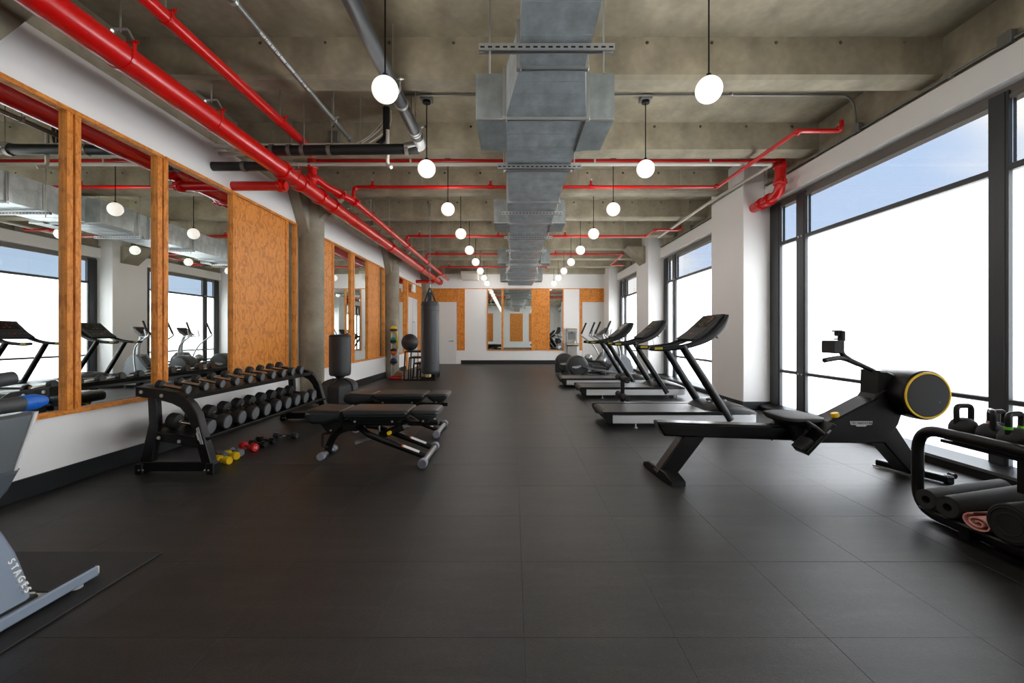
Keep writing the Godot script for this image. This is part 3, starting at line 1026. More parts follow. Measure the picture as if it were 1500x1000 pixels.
func build_pipes() -> void:
	# the fat red main along the left wall
	var r := 0.085
	var t := thing("sprinkler_main", "fat glossy red sprinkler main running above the left wall mirrors", "pipe", Vector3(-2.4, 2.7, -6.0))
	obj("pipe", Geo.new().cyl(P(-2.40, 2.70, -3.0), P(-2.40, 2.70, 14.9), r, 32), M.red_paint, t)
	obj("end_cap", Geo.new().cyl(P(-2.40, 2.70, 14.88), P(-2.40, 2.70, 14.96), r + 0.012, 24, -1.0, 0.01), M.red_paint, t)
	for d in [4.72, 5.12, 5.62, 6.02, 8.80, 11.8, 13.6, 14.6]:
		obj("coupling", coupling(P(-2.40, 2.70, d), Vector3(0, 0, -1), r), M.red_paint, t)
	for d in [1.2, 2.78, 3.62, 4.93, 6.75, 7.85, 9.7, 10.9, 12.6]:
		pipe_hanger(t, -2.40, 2.70, d, r, M.red_paint)
	# riser tee and the stub into the wall
	obj("riser", Geo.new().cyl(P(-2.38, 2.74, 5.38), P(-2.38, 3.06, 5.38), 0.052, 20), M.red_paint, t)
	obj("coupling", coupling(P(-2.38, 2.84, 5.38), Vector3.UP, 0.052), M.red_paint, t)
	obj("coupling", coupling(P(-2.38, 2.98, 5.38), Vector3.UP, 0.052), M.red_paint, t)
	obj("wall_stub", Geo.new().cyl(P(-2.40, 2.565, 4.82), P(-2.99, 2.565, 4.82), 0.048, 20), M.red_paint, t)
	obj("coupling", coupling(P(-2.46, 2.565, 4.82), Vector3.RIGHT, 0.048), M.red_paint, t)
	obj("wall_stub", Geo.new().cyl(P(-2.40, 2.60, 13.9), P(-2.99, 2.60, 13.9), 0.05, 16), M.red_paint, t)
	# the thinner red line: a near run and a lower far run
	var u := thing("sprinkler_line", "slim red sprinkler pipe running beside the fat main, nearer the room", "pipe", Vector3(-2.1, 2.74, -6.0))
	obj("pipe", Geo.new().tube(fillet([P(-2.10, 2.913, -3.0), P(-2.10, 2.913, 4.62), P(-2.14, 2.905, 4.80)], 0.08), 0.042, 20), M.red_paint, u)
	obj("coupling", coupling(P(-2.11, 2.912, 4.70), Vector3(0, 0, -1), 0.042), M.red_paint, u)
	obj("pipe", Geo.new().tube(fillet([P(-2.36, 2.86, 5.38), P(-2.29, 2.80, 5.52), P(-2.10, 2.743, 5.95), P(-2.10, 2.743, 14.6)], 0.12), 0.043, 20), M.red_paint, u)
	for d in [5.75, 6.0, 8.98, 11.1, 13.2]:
		obj("coupling", coupling(P(-2.10 - (0.09 if d < 5.9 else 0.0), 2.743 + (0.02 if d < 5.9 else 0.0), d), Vector3(0, 0, -1), 0.043), M.red_paint, u)
	for d in [1.9, 2.75, 4.1]:
		pipe_hanger(u, -2.10, 2.913, d, 0.042, M.red_paint, false)
	for d in [6.7, 7.7, 9.4, 10.6, 12.2, 13.8]:
		pipe_hanger(u, -2.10, 2.743, d, 0.043, M.red_paint, false)
	# branch lines across the room; each rises from the slim pipe
	var Yb := 2.93
	var br := [
		[5.98, [P(-2.10, 2.76, 5.98), P(-2.10, Yb, 5.98), P(2.68, Yb, 5.98), P(2.70, Yb, 4.33), P(3.12, Yb, 4.33), P(3.12, Yb + 0.10, 4.33)], "red sprinkler branch that doglegs along the square column nearest the rower"],
		[8.98, [P(-2.10, 2.76, 8.98), P(-2.10, Yb, 8.98), P(2.62, Yb, 8.98), P(2.62, Yb, 8.45), P(3.1, Yb, 8.45), P(3.1, Yb + 0.08, 8.45)], "red sprinkler branch above the second treadmill, with a short jog by the window"],
		[11.0, [P(-2.10, 2.76, 11.0), P(-2.10, Yb, 11.0), P(2.66, Yb, 11.0), P(2.72, Yb, 12.75), P(3.1, Yb, 12.75)], "red sprinkler branch that turns back towards the end wall"],
		[13.1, [P(-2.10, 2.76, 13.1), P(-2.10, Yb, 13.1), P(0.95, Yb, 13.1), P(0.95, Yb - 0.03, 13.05)], "short red sprinkler branch in the ceiling bay near the end wall"],
	]
	for e in br:
		var d: float = e[0]
		var b := thing("sprinkler_branch", e[2], "pipe", Vector3(0, Yb, -d), "red sprinkler branches under the ceiling")
		var pts := []
		for p in e[1]:
			pts.append(p)
		# the outlines above were laid out before the branch had its own base
		var shift: Vector3 = Vector3(-2.1, 2.74, -6.0) - org
		for i in pts.size():
			pts[i] = pts[i] + shift
		obj("pipe", Geo.new().tube(fillet(pts, 0.05, 4), 0.021, 14), M.red_paint, b)
		for i in range(1, pts.size() - 1):
			obj("elbow", Geo.new().ball(pts[i] + (pts[i - 1] - pts[i]).normalized() * 0.02 + (pts[i + 1] - pts[i]).normalized() * 0.02, 0.033, 12, 8), M.red_paint, b)
		for x in [-1.85, 1.02, -0.3]:
			if d > 12.5 and x > 0:
				continue
			var h := obj("sprinkler_tee", Geo.new().cyl(P(x, Yb - 0.024, d), P(x, Yb + 0.03, d), 0.026, 12).cyl(P(x, Yb + 0.03, d), P(x, Yb + 0.075, d), 0.016, 10).cyl(P(x - 0.04, Yb, d), P(x + 0.04, Yb, d), 0.029, 12), M.red_paint, b)
			obj("sprinkler_head", Geo.new().cyl(P(x, Yb + 0.075, d), P(x, Yb + 0.105, d), 0.008, 8).cyl(P(x, Yb + 0.10, d), P(x, Yb + 0.104, d), 0.020, 10), M.zinc, h)
		for x in [0.85, 2.2, -1.2]:
			if d > 12.5 and x > 0.9:
				continue
			obj("hanger_rod", Geo.new().cyl(P(x, Yb + 0.015, d), P(x, 3.314, d), 0.005, 6), M.rod, b)
	var org_b := Vector3.ZERO
	# cross main in the bay before the square column, ending in a drop into the column
	var c := thing("sprinkler_cross_main", "red cross main with a fat elbow dropping into the square column", "pipe", Vector3(0.4, 3.03, -5.40))
	obj("pipe", Geo.new().cyl(P(-2.38, 3.045, 5.40), P(3.17, 3.045, 5.40), 0.028, 16), M.red_paint, c)
	obj("drop", Geo.new().tube(fillet([P(3.165, 3.09, 5.40), P(3.165, 2.67, 5.40), P(3.165, 2.655, 6.0)], 0.12, 8), 0.060, 24), M.red_paint, c)
	obj("coupling", coupling(P(3.165, 2.80, 5.40), Vector3.UP, 0.060), M.red_paint, c)
	obj("coupling", coupling(P(3.165, 2.99, 5.40), Vector3.UP, 0.060), M.red_paint, c)
	obj("coupling", coupling(P(3.165, 2.66, 5.62), Vector3(0, 0, -1), 0.060), M.red_paint, c)
	obj("coupling", coupling(P(3.165, 2.656, 5.80), Vector3(0, 0, -1), 0.060), M.red_paint, c)
	obj("hanger_rod", Geo.new().cyl(P(3.165, 2.71, 5.74), P(3.165, 3.3, 5.74), 0.005, 6), M.rod, c)
	# white lines
	var w := thing("white_pipe", "white painted pipe crossing the ceiling below the red cross main", "pipe", Vector3(0.4, 2.97, -5.31))
	obj("pipe", Geo.new().tube(fillet([P(-2.6, 2.978, 5.31), P(3.02, 2.978, 5.31), P(2.93, 2.965, 6.95), P(2.93, 2.95, 9.2)], 0.05), 0.021, 14), M.white_pipe, w)
	for x in [-1.2, 0.95, 2.3]:
		obj("pipe_clip", Geo.new().box(P(x, 3.01, 5.31), Vector3(0.02, 0.06, 0.02), 0.003), M.white_pipe, w)
	var w2 := thing("drain_elbow", "short white pipe with a drop and elbow beside the black drain pipe", "pipe", Vector3(-1.6, 2.86, -4.55))
	obj("pipe", Geo.new().tube(fillet([P(-2.97, 2.862, 4.52), P(-1.36, 2.868, 4.52), P(-1.30, 2.83, 4.45)], 0.03), 0.026, 14), M.white_pipe, w2)
	obj("pipe", Geo.new().tube(fillet([P(-2.97, 2.82, 4.60), P(-2.4, 2.82, 4.60)], 0.03), 0.022, 14), M.white_pipe, w2)
	obj("drop", Geo.new().tube(fillet([P(-1.27, 3.06, 4.60), P(-1.27, 2.70, 4.60), P(-1.22, 2.665, 4.55)], 0.03), 0.018, 12), M.white_pipe, w2)
	obj("riser", Geo.new().tube(fillet([P(-1.30, 3.314, 4.66), P(-1.30, 3.0, 4.66), P(-1.36, 2.93, 4.62), P(-1.40, 2.86, 4.58)], 0.06), 0.034, 14), M.cast_iron, w2)
	# black drain across, fed by the grey pipe that comes from over the camera
	var bk := thing("drain_pipe", "black drain pipe with steel band clamps crossing under the ceiling at left", "pipe", Vector3(-1.7, 2.79, -4.5))
	obj("pipe", Geo.new().cyl(P(-2.42, 2.792, 4.46), P(-0.93, 2.812, 4.46), 0.050, 22), M.cast_iron, bk)
	obj("pipe", Geo.new().cyl(P(-2.97, 2.655, 4.50), P(-2.44, 2.655, 4.50), 0.044, 22), M.cast_iron, bk)
	for x in [-2.36, -2.19, -2.06, -1.80, -1.04]:
		obj("band_clamp", Geo.new().lathe([Vector2(0.05, -0.018), Vector2(0.055, -0.018), Vector2(0.055, 0.018), Vector2(0.05, 0.018)], P(x, 2.80, 4.46), Vector3.RIGHT, 20), M.clamp, bk)
	obj("band_clamp", Geo.new().lathe([Vector2(0.044, -0.018), Vector2(0.05, -0.018), Vector2(0.05, 0.018), Vector2(0.044, 0.018)], P(-2.66, 2.655, 4.50), Vector3.RIGHT, 20), M.clamp, bk)
	for x in [-2.05, -1.78, -1.5, -1.0]:
		obj("hanger_rod", Geo.new().cyl(P(x, 2.85, 4.46), P(x, 3.314, 4.46), 0.005, 6), M.rod, bk)
	var gp := thing("grey_pipe", "dark grey steel pipe slanting away beside the left row of globes", "pipe", Vector3(-0.9, 2.85, -2.0))
	obj("pipe", Geo.new().cyl(P(-0.90, 2.852, -3.0), P(-0.90, 2.852, 4.30), 0.050, 24), M.grey_pipe, gp)
	obj("elbow", Geo.new().tube(fillet([P(-0.90, 2.852, 4.28), P(-0.90, 2.845, 4.46), P(-1.06, 2.815, 4.46)], 0.05), 0.054, 20), M.zinc, gp)
	for d in [3.42, 3.66, 4.14, 4.36]:
		obj("band_clamp", Geo.new().lathe([Vector2(0.05, -0.012), Vector2(0.056, -0.012), Vector2(0.056, 0.012), Vector2(0.05, 0.012)], P(-0.90, 2.852, d), Vector3(0, 0, -1), 20), M.zinc, gp)
	for d in [1.6, 3.40, 4.18]:
		pipe_hanger(gp, -0.90, 2.852, d, 0.052, M.zinc, false)
	var cn := thing("conduit_pipe", "narrow grey conduit with white print running over the dumbbell rack", "pipe", Vector3(-1.6, 2.9, -2.0))
	obj("pipe", Geo.new().cyl(P(-1.60, 2.905, -3.0), P(-1.60, 2.905, 4.44), 0.021, 16), M.conduit, cn)
	obj("connector", Geo.new().cyl(P(-1.60, 2.905, 4.40), P(-1.60, 2.905, 4.47), 0.028, 12), M.zinc, cn)
	for d in [1.2, 2.6, 4.05]:
		pipe_hanger(cn, -1.60, 2.905, d, 0.022, M.zinc, false)
	text("ASTM A 500  2M 5  COR  GRADE  STANDARD  A 53 ASTM  A 500  2M 5", 0.022, 0.0006, M.white_print, cn, P(-1.5852, 2.889, 3.2), Basis(Vector3(0, 0, -1), Vector3(-0.75, -0.66, 0).normalized(), Vector3(0.66, -0.75, 0).normalized()).orthonormalized(), "print")
	# conduit along the right edge beam, with boxes, and the drop across the ceiling
	var rc := thing("edge_conduit", "thin metal conduit running above the window lintel with small boxes", "conduit", Vector3(3.3, 2.95, -6.0))
	obj("pipe", Geo.new().cyl(P(3.31, 2.955, -3.0), P(3.31, 2.955, 14.9), 0.011, 10), M.conduit, rc)
	for d in [3.05, 4.38, 8.5, 12.8]:
		obj("box", Geo.new().box(P(3.305, 2.975, d), Vector3(0.05, 0.09, 0.09), 0.006), M.conduit, rc)
	for d in [2.2, 3.45, 5.0, 7.2, 9.6, 11.5]:
		obj("strap", Geo.new().box(P(3.318, 2.955, d), Vector3(0.03, 0.034, 0.016), 0.003), M.zinc, rc)
	var cc := thing("ceiling_conduit", "thin metal conduit crossing the ceiling bay to the pendant boxes", "conduit", Vector3(0.2, 3.3, -4.4))
	obj("pipe", Geo.new().tube(fillet([P(-1.25, 3.295, 4.38), P(3.27, 3.295, 4.38), P(3.30, 3.0, 4.38)], 0.16, 8), 0.011, 10), M.conduit, cc)
	for x in [-1.1, 0.8, 2.1]:
		obj("strap", Geo.new().box(P(x, 3.303, 4.38), Vector3(0.016, 0.03, 0.034), 0.003), M.zinc, cc)
	# loose cables and spare rods in the left bay
	var cb := thing("cable_bundle", "loose bundle of pale cables sagging in the ceiling bay at left", "cable", Vector3(-1.7, 3.05, -4.75))
	for i in 4:
		var s := i * 0.022
		obj("cable", Geo.new().tube(spline([P(-2.28 + s, 2.95 + s * 0.5, 4.72 + s), P(-2.05, 2.985 - s, 4.75), P(-1.8, 2.955 - s, 4.75 + s), P(-1.55, 3.03 - s, 4.75), P(-1.36 + s, 3.2 - s, 4.72), P(-1.33 + s, 3.31, 4.7)], 6), 0.005, 6), M.white_pipe if i != 2 else M.clamp, cb)
	var jb := thing("junction_box", "small grey junction box on the concrete in the bay above the cables", "box", Vector3(-1.95, 3.1, -5.0))
	obj("case", Geo.new().box(P(-1.96, 3.15, 4.98), Vector3(0.12, 0.12, 0.06), 0.006), M.conduit, jb)
	obj("cover", Geo.new().box(P(-1.96, 3.15, 4.947), Vector3(0.105, 0.105, 0.006), 0.002), M.conduit, jb)
	org = Vector3.ZERO


const NTH := ["first", "second", "third", "fourth", "fifth", "sixth", "seventh", "eighth", "ninth", "tenth", "eleventh", "twelfth"]


func build_pendants() -> void:
	var gm := Geo.new().ball(Vector3.ZERO, 0.086, 40, 26).mesh()
	for k in range(-3, 9):
		for s in 2:
			var x: float = [-0.845, 1.288][s]
			var d := 3.0 + 1.437 * k
			var lab: String = "white globe pendant light %s of the air duct, %s from the end wall" % [["left", "right"][s], NTH[8 - k]]
			var t := thing("pendant_light", lab, "pendant light", Vector3(x, 2.608, -d), ["globe pendants left of the duct", "globe pendants right of the duct"][s])
			var gl := put("globe", gm, M.globe_glass, t)
			gl.position = Vector3.ZERO
			obj("collar", Geo.new().cyl(P(x, 2.690, d), P(x, 2.712, d), 0.016, 12), M.black_metal, t)
			obj("stem", Geo.new().cyl(P(x, 2.70, d), P(x, 3.29, d), 0.0055, 8), M.black_metal, t)
			obj("canopy", Geo.new().cyl(P(x, 3.245, d), P(x, 3.27, d), 0.038, 20), M.black_metal, t)
			obj("ceiling_box", Geo.new().box(P(x, 3.293, d), Vector3(0.11, 0.046, 0.11), 0.004), M.conduit, t)
			var l := OmniLight3D.new()
			l.name = "bulb"
			l.light_color = Color(1.0, 0.985, 0.965)
			l.light_energy = LAMP
			l.light_size = 0.08
			l.omni_range = 30.0
			l.omni_attenuation = 2.0
			l.shadow_enabled = true
			t.add_child(l)
	org = Vector3.ZERO


# ---------- right side machines ----------

func flat(u: float, w: float, e: float) -> Vector3:
	# an outline seen from the aisle side of a machine that stands across the view
	return P(u, w, e)


func plan(u: float, w: float, e: float) -> Vector3:
	return P(u, e, w)


func build_treadmills() -> void:
	var t := thing("treadmill", "black and silver treadmill beside the rowing machine, nearest the square white column", "treadmill", Vector3(1.78, 0, -5.14), "treadmills facing the windows")
	var body := [Vector2(1.04, 4.78), Vector2(2.42, 4.78), Vector2(2.53, 4.80), Vector2(2.585, 4.85), Vector2(2.605, 4.93), Vector2(2.605, 5.35), Vector2(2.585, 5.43), Vector2(2.53, 5.48), Vector2(2.42, 5.50), Vector2(1.04, 5.50)]
	obj("base_shell", Geo.new().prism(body, plan, 0.057, 0.152, 0.008), M.silver_paint, t)
	for s in [[4.775, 4.875], [5.405, 5.505]]:
		obj("rear_cap", Geo.new().prism([Vector2(0.945, 0.182), Vector2(1.045, 0.182), Vector2(1.045, 0.052), Vector2(0.985, 0.06), Vector2(0.95, 0.12)], flat, s[0], s[1], 0.006), M.black_metal, t)
		obj("foot_rail", Geo.new().box(P(1.66, 0.166, (s[0] + s[1]) / 2), Vector3(1.25, 0.032, 0.098), 0.008), M.black_metal, t)
	obj("rear_roller", Geo.new().cyl(P(0.985, 0.135, 4.88), P(0.985, 0.135, 5.40), 0.042, 20), M.black_matte, t)
	obj("running_belt", Geo.new().box(P(1.58, 0.163, 5.14), Vector3(1.2, 0.03, 0.526), 0.012), M.belt, t)
	obj("trim_strip", Geo.new().box(P(1.76, 0.1535, 4.777), Vector3(1.45, 0.006, 0.006), 0.001), M.black_gloss, t)
	var rings := []
	for e in [[2.06, 0.62, 0.183], [2.12, 0.66, 0.225], [2.20, 0.69, 0.258], [2.30, 0.70, 0.268], [2.40, 0.70, 0.252], [2.50, 0.69, 0.220], [2.57, 0.65, 0.190], [2.60, 0.55, 0.165]]:
		var rg := PackedVector3Array()
		for i in 17:
			var an := PI * i / 16.0
			var cx := cos(an)
			rg.append(P(e[0], 0.150 + (e[2] - 0.150) * pow(sin(an), 0.55) if i > 0 and i < 16 else 0.150, 5.14 - signf(cx) * pow(absf(cx), 0.6) * e[1] / 2))
		rings.append(rg)
	obj("motor_hood", Geo.new().loft(rings), M.black_metal, t, 50.0)
	obj("hood_ring", Geo.new().torus(P(2.28, 0.262, 5.12), Vector3(0.05, 1, 0).normalized(), 0.10, 0.010, 28, 8), M.charcoal, t)
	for d in [4.80, 5.48]:
		var up := []
		var a := P(2.285, 0.09, d)
		var b := P(1.795, 0.865, d + (0.03 if d < 5 else -0.03))
		var ax := (b - a).normalized()
		var side := Vector3(0, 0, 1)
		for k in 6:
			var s := k / 5.0
			up.append(rrect(a.lerp(b, s), side.cross(ax).normalized(), side, lerpf(0.088, 0.078, s), 0.07, 0.034, 4))
		obj("upright", Geo.new().loft(up), M.black_metal, t, 50.0)
	var path := spline([Vector3(1.455, 0.850, 0.040), Vector3(1.48, 0.846, 0.052), Vector3(1.62, 0.842, 0.050), Vector3(1.86, 0.872, 0.056), Vector3(2.08, 0.955, 0.070), Vector3(2.215, 1.07, 0.072), Vector3(2.278, 1.175, 0.050), Vector3(2.288, 1.205, 0.030)], 5)
	for d in [4.87, 5.41]:
		var hr := []
		for i in path.size():
			var p0: Vector3 = path[maxi(i - 1, 0)]
			var p1: Vector3 = path[mini(i + 1, path.size() - 1)]
			var tg := Vector3(p1.x - p0.x, p1.y - p0.y, 0).normalized()
			hr.append(rrect(P(path[i].x, path[i].y, d), Vector3(-tg.y, tg.x, 0), Vector3(0, 0, 1), path[i].z, 0.062, 0.022, 3))
		var hb := obj("handrail", Geo.new().loft(hr), M.black_metal, t, 50.0)
		obj("maker_plate", Geo.new().box(P(1.545, 0.845, d - 0.0315), Vector3(0.085, 0.022, 0.003), 0.0014), M.label_yellow, hb)
		text("TECHNOGYM", 0.014, 0.001, M.dark_print, hb, P(1.545, 0.845, d - 0.0332), Basis.IDENTITY)
	var con := obj("console", Geo.new().prism([Vector2(1.92, 0.945), Vector2(2.05, 1.035), Vector2(2.245, 1.215), Vector2(2.285, 1.212), Vector2(2.27, 1.16), Vector2(2.20, 1.055), Vector2(2.08, 0.955), Vector2(1.98, 0.915)], flat, 4.89, 5.39, 0.006), M.black_matte, t)
	obj("console_back", Geo.new().prism([Vector2(2.02, 0.915), Vector2(2.10, 0.945), Vector2(2.22, 1.05), Vector2(2.296, 1.17), Vector2(2.30, 1.20), Vector2(2.28, 1.195), Vector2(2.19, 1.06), Vector2(2.07, 0.95)], flat, 4.842, 5.438, 0.006), M.silver_paint, t)
	var sl := Vector3(0.735, 0.678, 0)
	var nr := Vector3(-0.678, 0.735, 0)
	var bas := Basis(Vector3(0, 0, -1), nr, sl)
	obj("display", Geo.new().box(P(2.155, 1.136, 5.14), Vector3(0.36, 0.006, 0.17), 0.002, bas), M.screen, con)
	var pr := Geo.new()
	var r := RandomNumberGenerator.new()
	r.seed = 5
	for i in 14:
		pr.box(P(2.155, 1.136, 5.14) + nr * 0.0034 + sl * r.randf_range(-0.07, 0.07) + Vector3(0, 0, r.randf_range(-0.15, 0.15)), Vector3(r.randf_range(0.01, 0.04), 0.0008, 0.005), 0.0, bas)
	obj("display_print", pr, M.print, con)
	for i in 5:
		obj("button", Geo.new().box(P(2.005, 1.005, 4.98 + 0.08 * i), Vector3(0.05, 0.010, 0.022), 0.003, Basis(Vector3(0, 0, -1), Vector3(-0.57, 0.82, 0), Vector3(0.82, 0.57, 0))), M.charcoal if i != 2 else M.stop_button, con)
	obj("safety_clip", Geo.new().box(P(2.165, 0.985, 4.86), Vector3(0.02, 0.035, 0.02), 0.004).cyl(P(2.15, 0.97, 4.86), P(2.185, 0.955, 4.86), 0.006, 6), M.black_metal, t)
	obj("safety_cord", Geo.new().tube(spline([P(2.10, 0.94, 4.95), P(2.13, 0.85, 4.95), P(2.12, 0.76, 4.95), P(2.09, 0.72, 4.95)], 5), 0.0025, 6), M.black_metal, t)
	for x in [1.30, 2.45]:
		for d in [4.84, 5.44]:
			obj("levelling_foot", Geo.new().cyl(P(x, 0, d), P(x, 0.012, d), 0.022, 12).cyl(P(x, 0.01, d), P(x, 0.06, d), 0.008, 8), M.zinc, t)
	obj("transport_wheel", Geo.new().cyl(P(2.36, 0.032, 4.80), P(2.36, 0.032, 4.83), 0.032, 16), M.black_matte, t)
	obj("transport_wheel", Geo.new().cyl(P(2.36, 0.032, 5.45), P(2.36, 0.032, 5.48), 0.032, 16), M.black_matte, t)
	dup(t, "treadmill", Vector3(0.08, 0, -2.22), "black and silver treadmill standing between two other treadmills", "treadmills facing the windows")
	dup(t, "treadmill", Vector3(-0.06, 0, -3.62), "black and silver treadmill next to the elliptical trainers", "treadmills facing the windows")
	# foam roller post between the first two treadmills
	var f := thing("leg_roller_stand", "black post with two pairs of foam leg rollers between two treadmills", "exercise stand", Vector3(1.5, 0, -6.25))
	obj("post", Geo.new().box(P(1.50, 0.22, 6.26), Vector3(0.05, 0.40, 0.05), 0.006), M.black_metal, f)
	obj("base", Geo.new().box(P(1.50, 0.025, 6.26), Vector3(0.07, 0.05, 0.5), 0.008).box(P(1.72, 0.025, 6.26), Vector3(0.44, 0.05, 0.06), 0.008), M.black_metal, f)
	for y in [0.39, 0.15]:
		for s in [[5.99, 6.22], [6.30, 6.53]]:
			obj("foam_roller", Geo.new().cyl(P(1.50, y, s[0]), P(1.50, y, s[1]), 0.042, 20, -1.0, 0.012), M.foam, f)
		obj("roller_bar", Geo.new().cyl(P(1.50, y, 6.20), P(1.50, y, 6.32), 0.014, 10), M.steel, f)
	# low black power box by the column
	org = Vector3(2.9, 0, -6.4)


func badge(parent: Node, at: Vector3, w: float, bas := Basis.IDENTITY) -> void:
	# pale maker's plate with a stepped lower edge
	var h := w * 0.2
	var pl := [Vector2(-w / 2, h * 0.55), Vector2(w / 2, h * 0.55), Vector2(w * 0.46, -h * 0.25), Vector2(w * 0.24, -h * 0.3), Vector2(w * 0.2, -h * 0.62), Vector2(-w * 0.2, -h * 0.62), Vector2(-w * 0.24, -h * 0.3), Vector2(-w * 0.46, -h * 0.25)]
	var b := obj("maker_plate", Geo.new().prism(pl, func(u, v, e): return at + bas * Vector3(u, v, e), 0.0, 0.002), M.badge, parent)
	text("TECHNOGYM", w * 0.148, 0.0008, M.dark_print, b, at + bas * Vector3(0, h * 0.12, 0.0024), bas)


func build_rower() -> void:
	var t := thing("rowing_machine", "black rowing machine with yellow ringed drum by the frosted window", "rowing machine", Vector3(1.9, 0, -3.21))
	obj("rail", Geo.new().prism([Vector2(1.0, 0.386), Vector2(1.012, 0.345), Vector2(1.05, 0.292), Vector2(2.25, 0.250), Vector2(2.25, 0.348)], flat, 3.15, 3.27, 0.012), M.black_gloss, t)
	obj("rail_track", Geo.new().prism([Vector2(1.01, 0.389), Vector2(1.01, 0.381), Vector2(2.1, 0.347), Vector2(2.1, 0.355)], flat, 3.165, 3.255), M.black_gloss, t)
	obj("housing", Geo.new().prism([Vector2(1.95, 0.252), Vector2(2.56, 0.25), Vector2(2.645, 0.38), Vector2(2.72, 0.60), Vector2(2.62, 0.72), Vector2(2.565, 0.746), Vector2(2.51, 0.748), Vector2(2.505, 0.585), Vector2(2.485, 0.557), Vector2(2.44, 0.535), Vector2(2.25, 0.436), Vector2(2.08, 0.365), Vector2(1.95, 0.352)], flat, 3.12, 3.30, 0.010), M.black_metal, t, 20.0)
	obj("housing_edge", Geo.new().prism([Vector2(2.455, 0.545), Vector2(2.492, 0.565), Vector2(2.54, 0.60), Vector2(2.62, 0.605), Vector2(2.625, 0.66), Vector2(2.612, 0.66), Vector2(2.608, 0.618), Vector2(2.53, 0.612), Vector2(2.48, 0.578)], flat, 3.11, 3.13, 0.003), M.black_metal, t, 20.0)
	var c0 := P(2.726, 0.595, 2.995)
	var ax := Vector3(0, 0, -1)
	obj("drum", Geo.new().lathe([Vector2(0, 0), Vector2(0.152, 0), Vector2(0.164, 0.012), Vector2(0.167, 0.08), Vector2(0.160, 0.20), Vector2(0.158, 0.32), Vector2(0.145, 0.34), Vector2(0, 0.34)], c0, ax, 48), M.black_metal, t)
	obj("drum_face", Geo.new().lathe([Vector2(0, -0.004), Vector2(0.136, -0.004), Vector2(0.141, 0.0), Vector2(0.141, 0.004), Vector2(0, 0.004)], c0, ax, 48), M.black_matte, t)
	obj("yellow_ring", Geo.new().lathe([Vector2(0.141, 0.004), Vector2(0.141, -0.005), Vector2(0.152, -0.005), Vector2(0.154, 0.004)], c0, ax, 48), M.yellow, t)
	obj("face_mark", Geo.new().box(P(2.80, 0.552, 2.989), Vector3(0.004, 0.012, 0.001), 0.0, Basis(Vector3(0, 0, 1), -0.4)), M.print, t)
	obj("front_leg", Geo.new().prism([Vector2(2.53, 0.27), Vector2(2.63, 0.375), Vector2(2.845, 0.05), Vector2(2.735, 0.035)], flat, 3.13, 3.29, 0.010), M.black_metal, t)
	obj("front_foot", Geo.new().bar(P(2.755, 0.034, 3.44), P(2.905, 0.034, 3.02), 0.075, 0.045, 0.008), M.black_metal, t)
	obj("foot_trim", Geo.new().bar(P(2.715, 0.010, 3.44), P(2.80, 0.010, 3.2), 0.01, 0.012, 0.002), M.steel, t)
	obj("caster", Geo.new().box(P(2.90, 0.03, 3.035), Vector3(0.05, 0.06, 0.05), 0.01).cyl(P(2.93, 0.055, 3.02), P(2.93, 0.055, 3.06), 0.018, 10), M.black_metal, t)
	obj("rear_leg", Geo.new().prism([Vector2(1.185, 0.295), Vector2(1.34, 0.292), Vector2(1.145, 0.035), Vector2(1.00, 0.035)], flat, 3.16, 3.265, 0.008), M.black_metal, t)
	obj("rear_foot", Geo.new().prism([Vector2(-0.24, 0.0), Vector2(-0.235, 0.035), Vector2(-0.14, 0.062), Vector2(0.14, 0.062), Vector2(0.235, 0.035), Vector2(0.24, 0.0)], func(u, w, e): return P(e + (-u) * 0.10, w, 3.225 + u), 1.01, 1.11, 0.006), M.black_metal, t)
	# arm, monitor, handle
	obj("arm", Geo.new().bar(P(2.54, 0.735, 3.20), P(2.335, 0.832, 3.20), 0.035, 0.03, 0.008), M.black_metal, t)
	obj("monitor_neck", Geo.new().tube(fillet([P(2.36, 0.822, 3.2), P(2.315, 0.85, 3.2), P(2.30, 0.89, 3.2), P(2.30, 1.0, 3.2)], 0.03), 0.018, 12), M.black_metal, t)
	obj("monitor", Geo.new().box(P(2.245, 0.91, 3.2), Vector3(0.078, 0.088, 0.13), 0.006), M.black_matte, t)
	obj("phone_clip", Geo.new().box(P(2.305, 0.985, 3.2), Vector3(0.03, 0.075, 0.05), 0.006).box(P(2.275, 1.02, 3.2), Vector3(0.05, 0.012, 0.045), 0.003).box(P(2.272, 1.0, 3.2), Vector3(0.012, 0.03, 0.04), 0.003).box(P(2.278, 0.965, 3.2), Vector3(0.03, 0.01, 0.04), 0.003), M.black_metal, t)
	obj("pull_handle", Geo.new().tube(spline([P(2.145, 0.818, 3.14), P(2.20, 0.825, 3.16), P(2.29, 0.832, 3.19), P(2.36, 0.815, 3.2)], 4), 0.017, 12), M.black_matte, t)
	obj("handle_hook", Geo.new().box(P(2.385, 0.80, 3.2), Vector3(0.10, 0.022, 0.04), 0.006, Basis(Vector3(0, 0, 1), -0.42)), M.black_metal, t)
	obj("cord", Geo.new().cyl(P(2.39, 0.795, 3.2), P(2.52, 0.728, 3.2), 0.003, 6), M.steel, t)
	# seat on its carriage
	var rings := []
	for e in [[0.372, 0.16, 0.22], [0.392, 0.24, 0.33], [0.415, 0.275, 0.37], [0.432, 0.27, 0.36], [0.438, 0.24, 0.33]]:
		rings.append(rrect(P(1.97, e[0], 3.215), Vector3.RIGHT, Vector3(0, 0, 1), e[1], e[2], 0.07, 4))
	obj("seat", Geo.new().loft(rings), M.black_matte, t, 50.0)
	obj("carriage", Geo.new().prism([Vector2(1.88, 0.385), Vector2(2.08, 0.385), Vector2(2.05, 0.27), Vector2(1.93, 0.275)], flat, 3.11, 3.31, 0.01), M.black_metal, t)
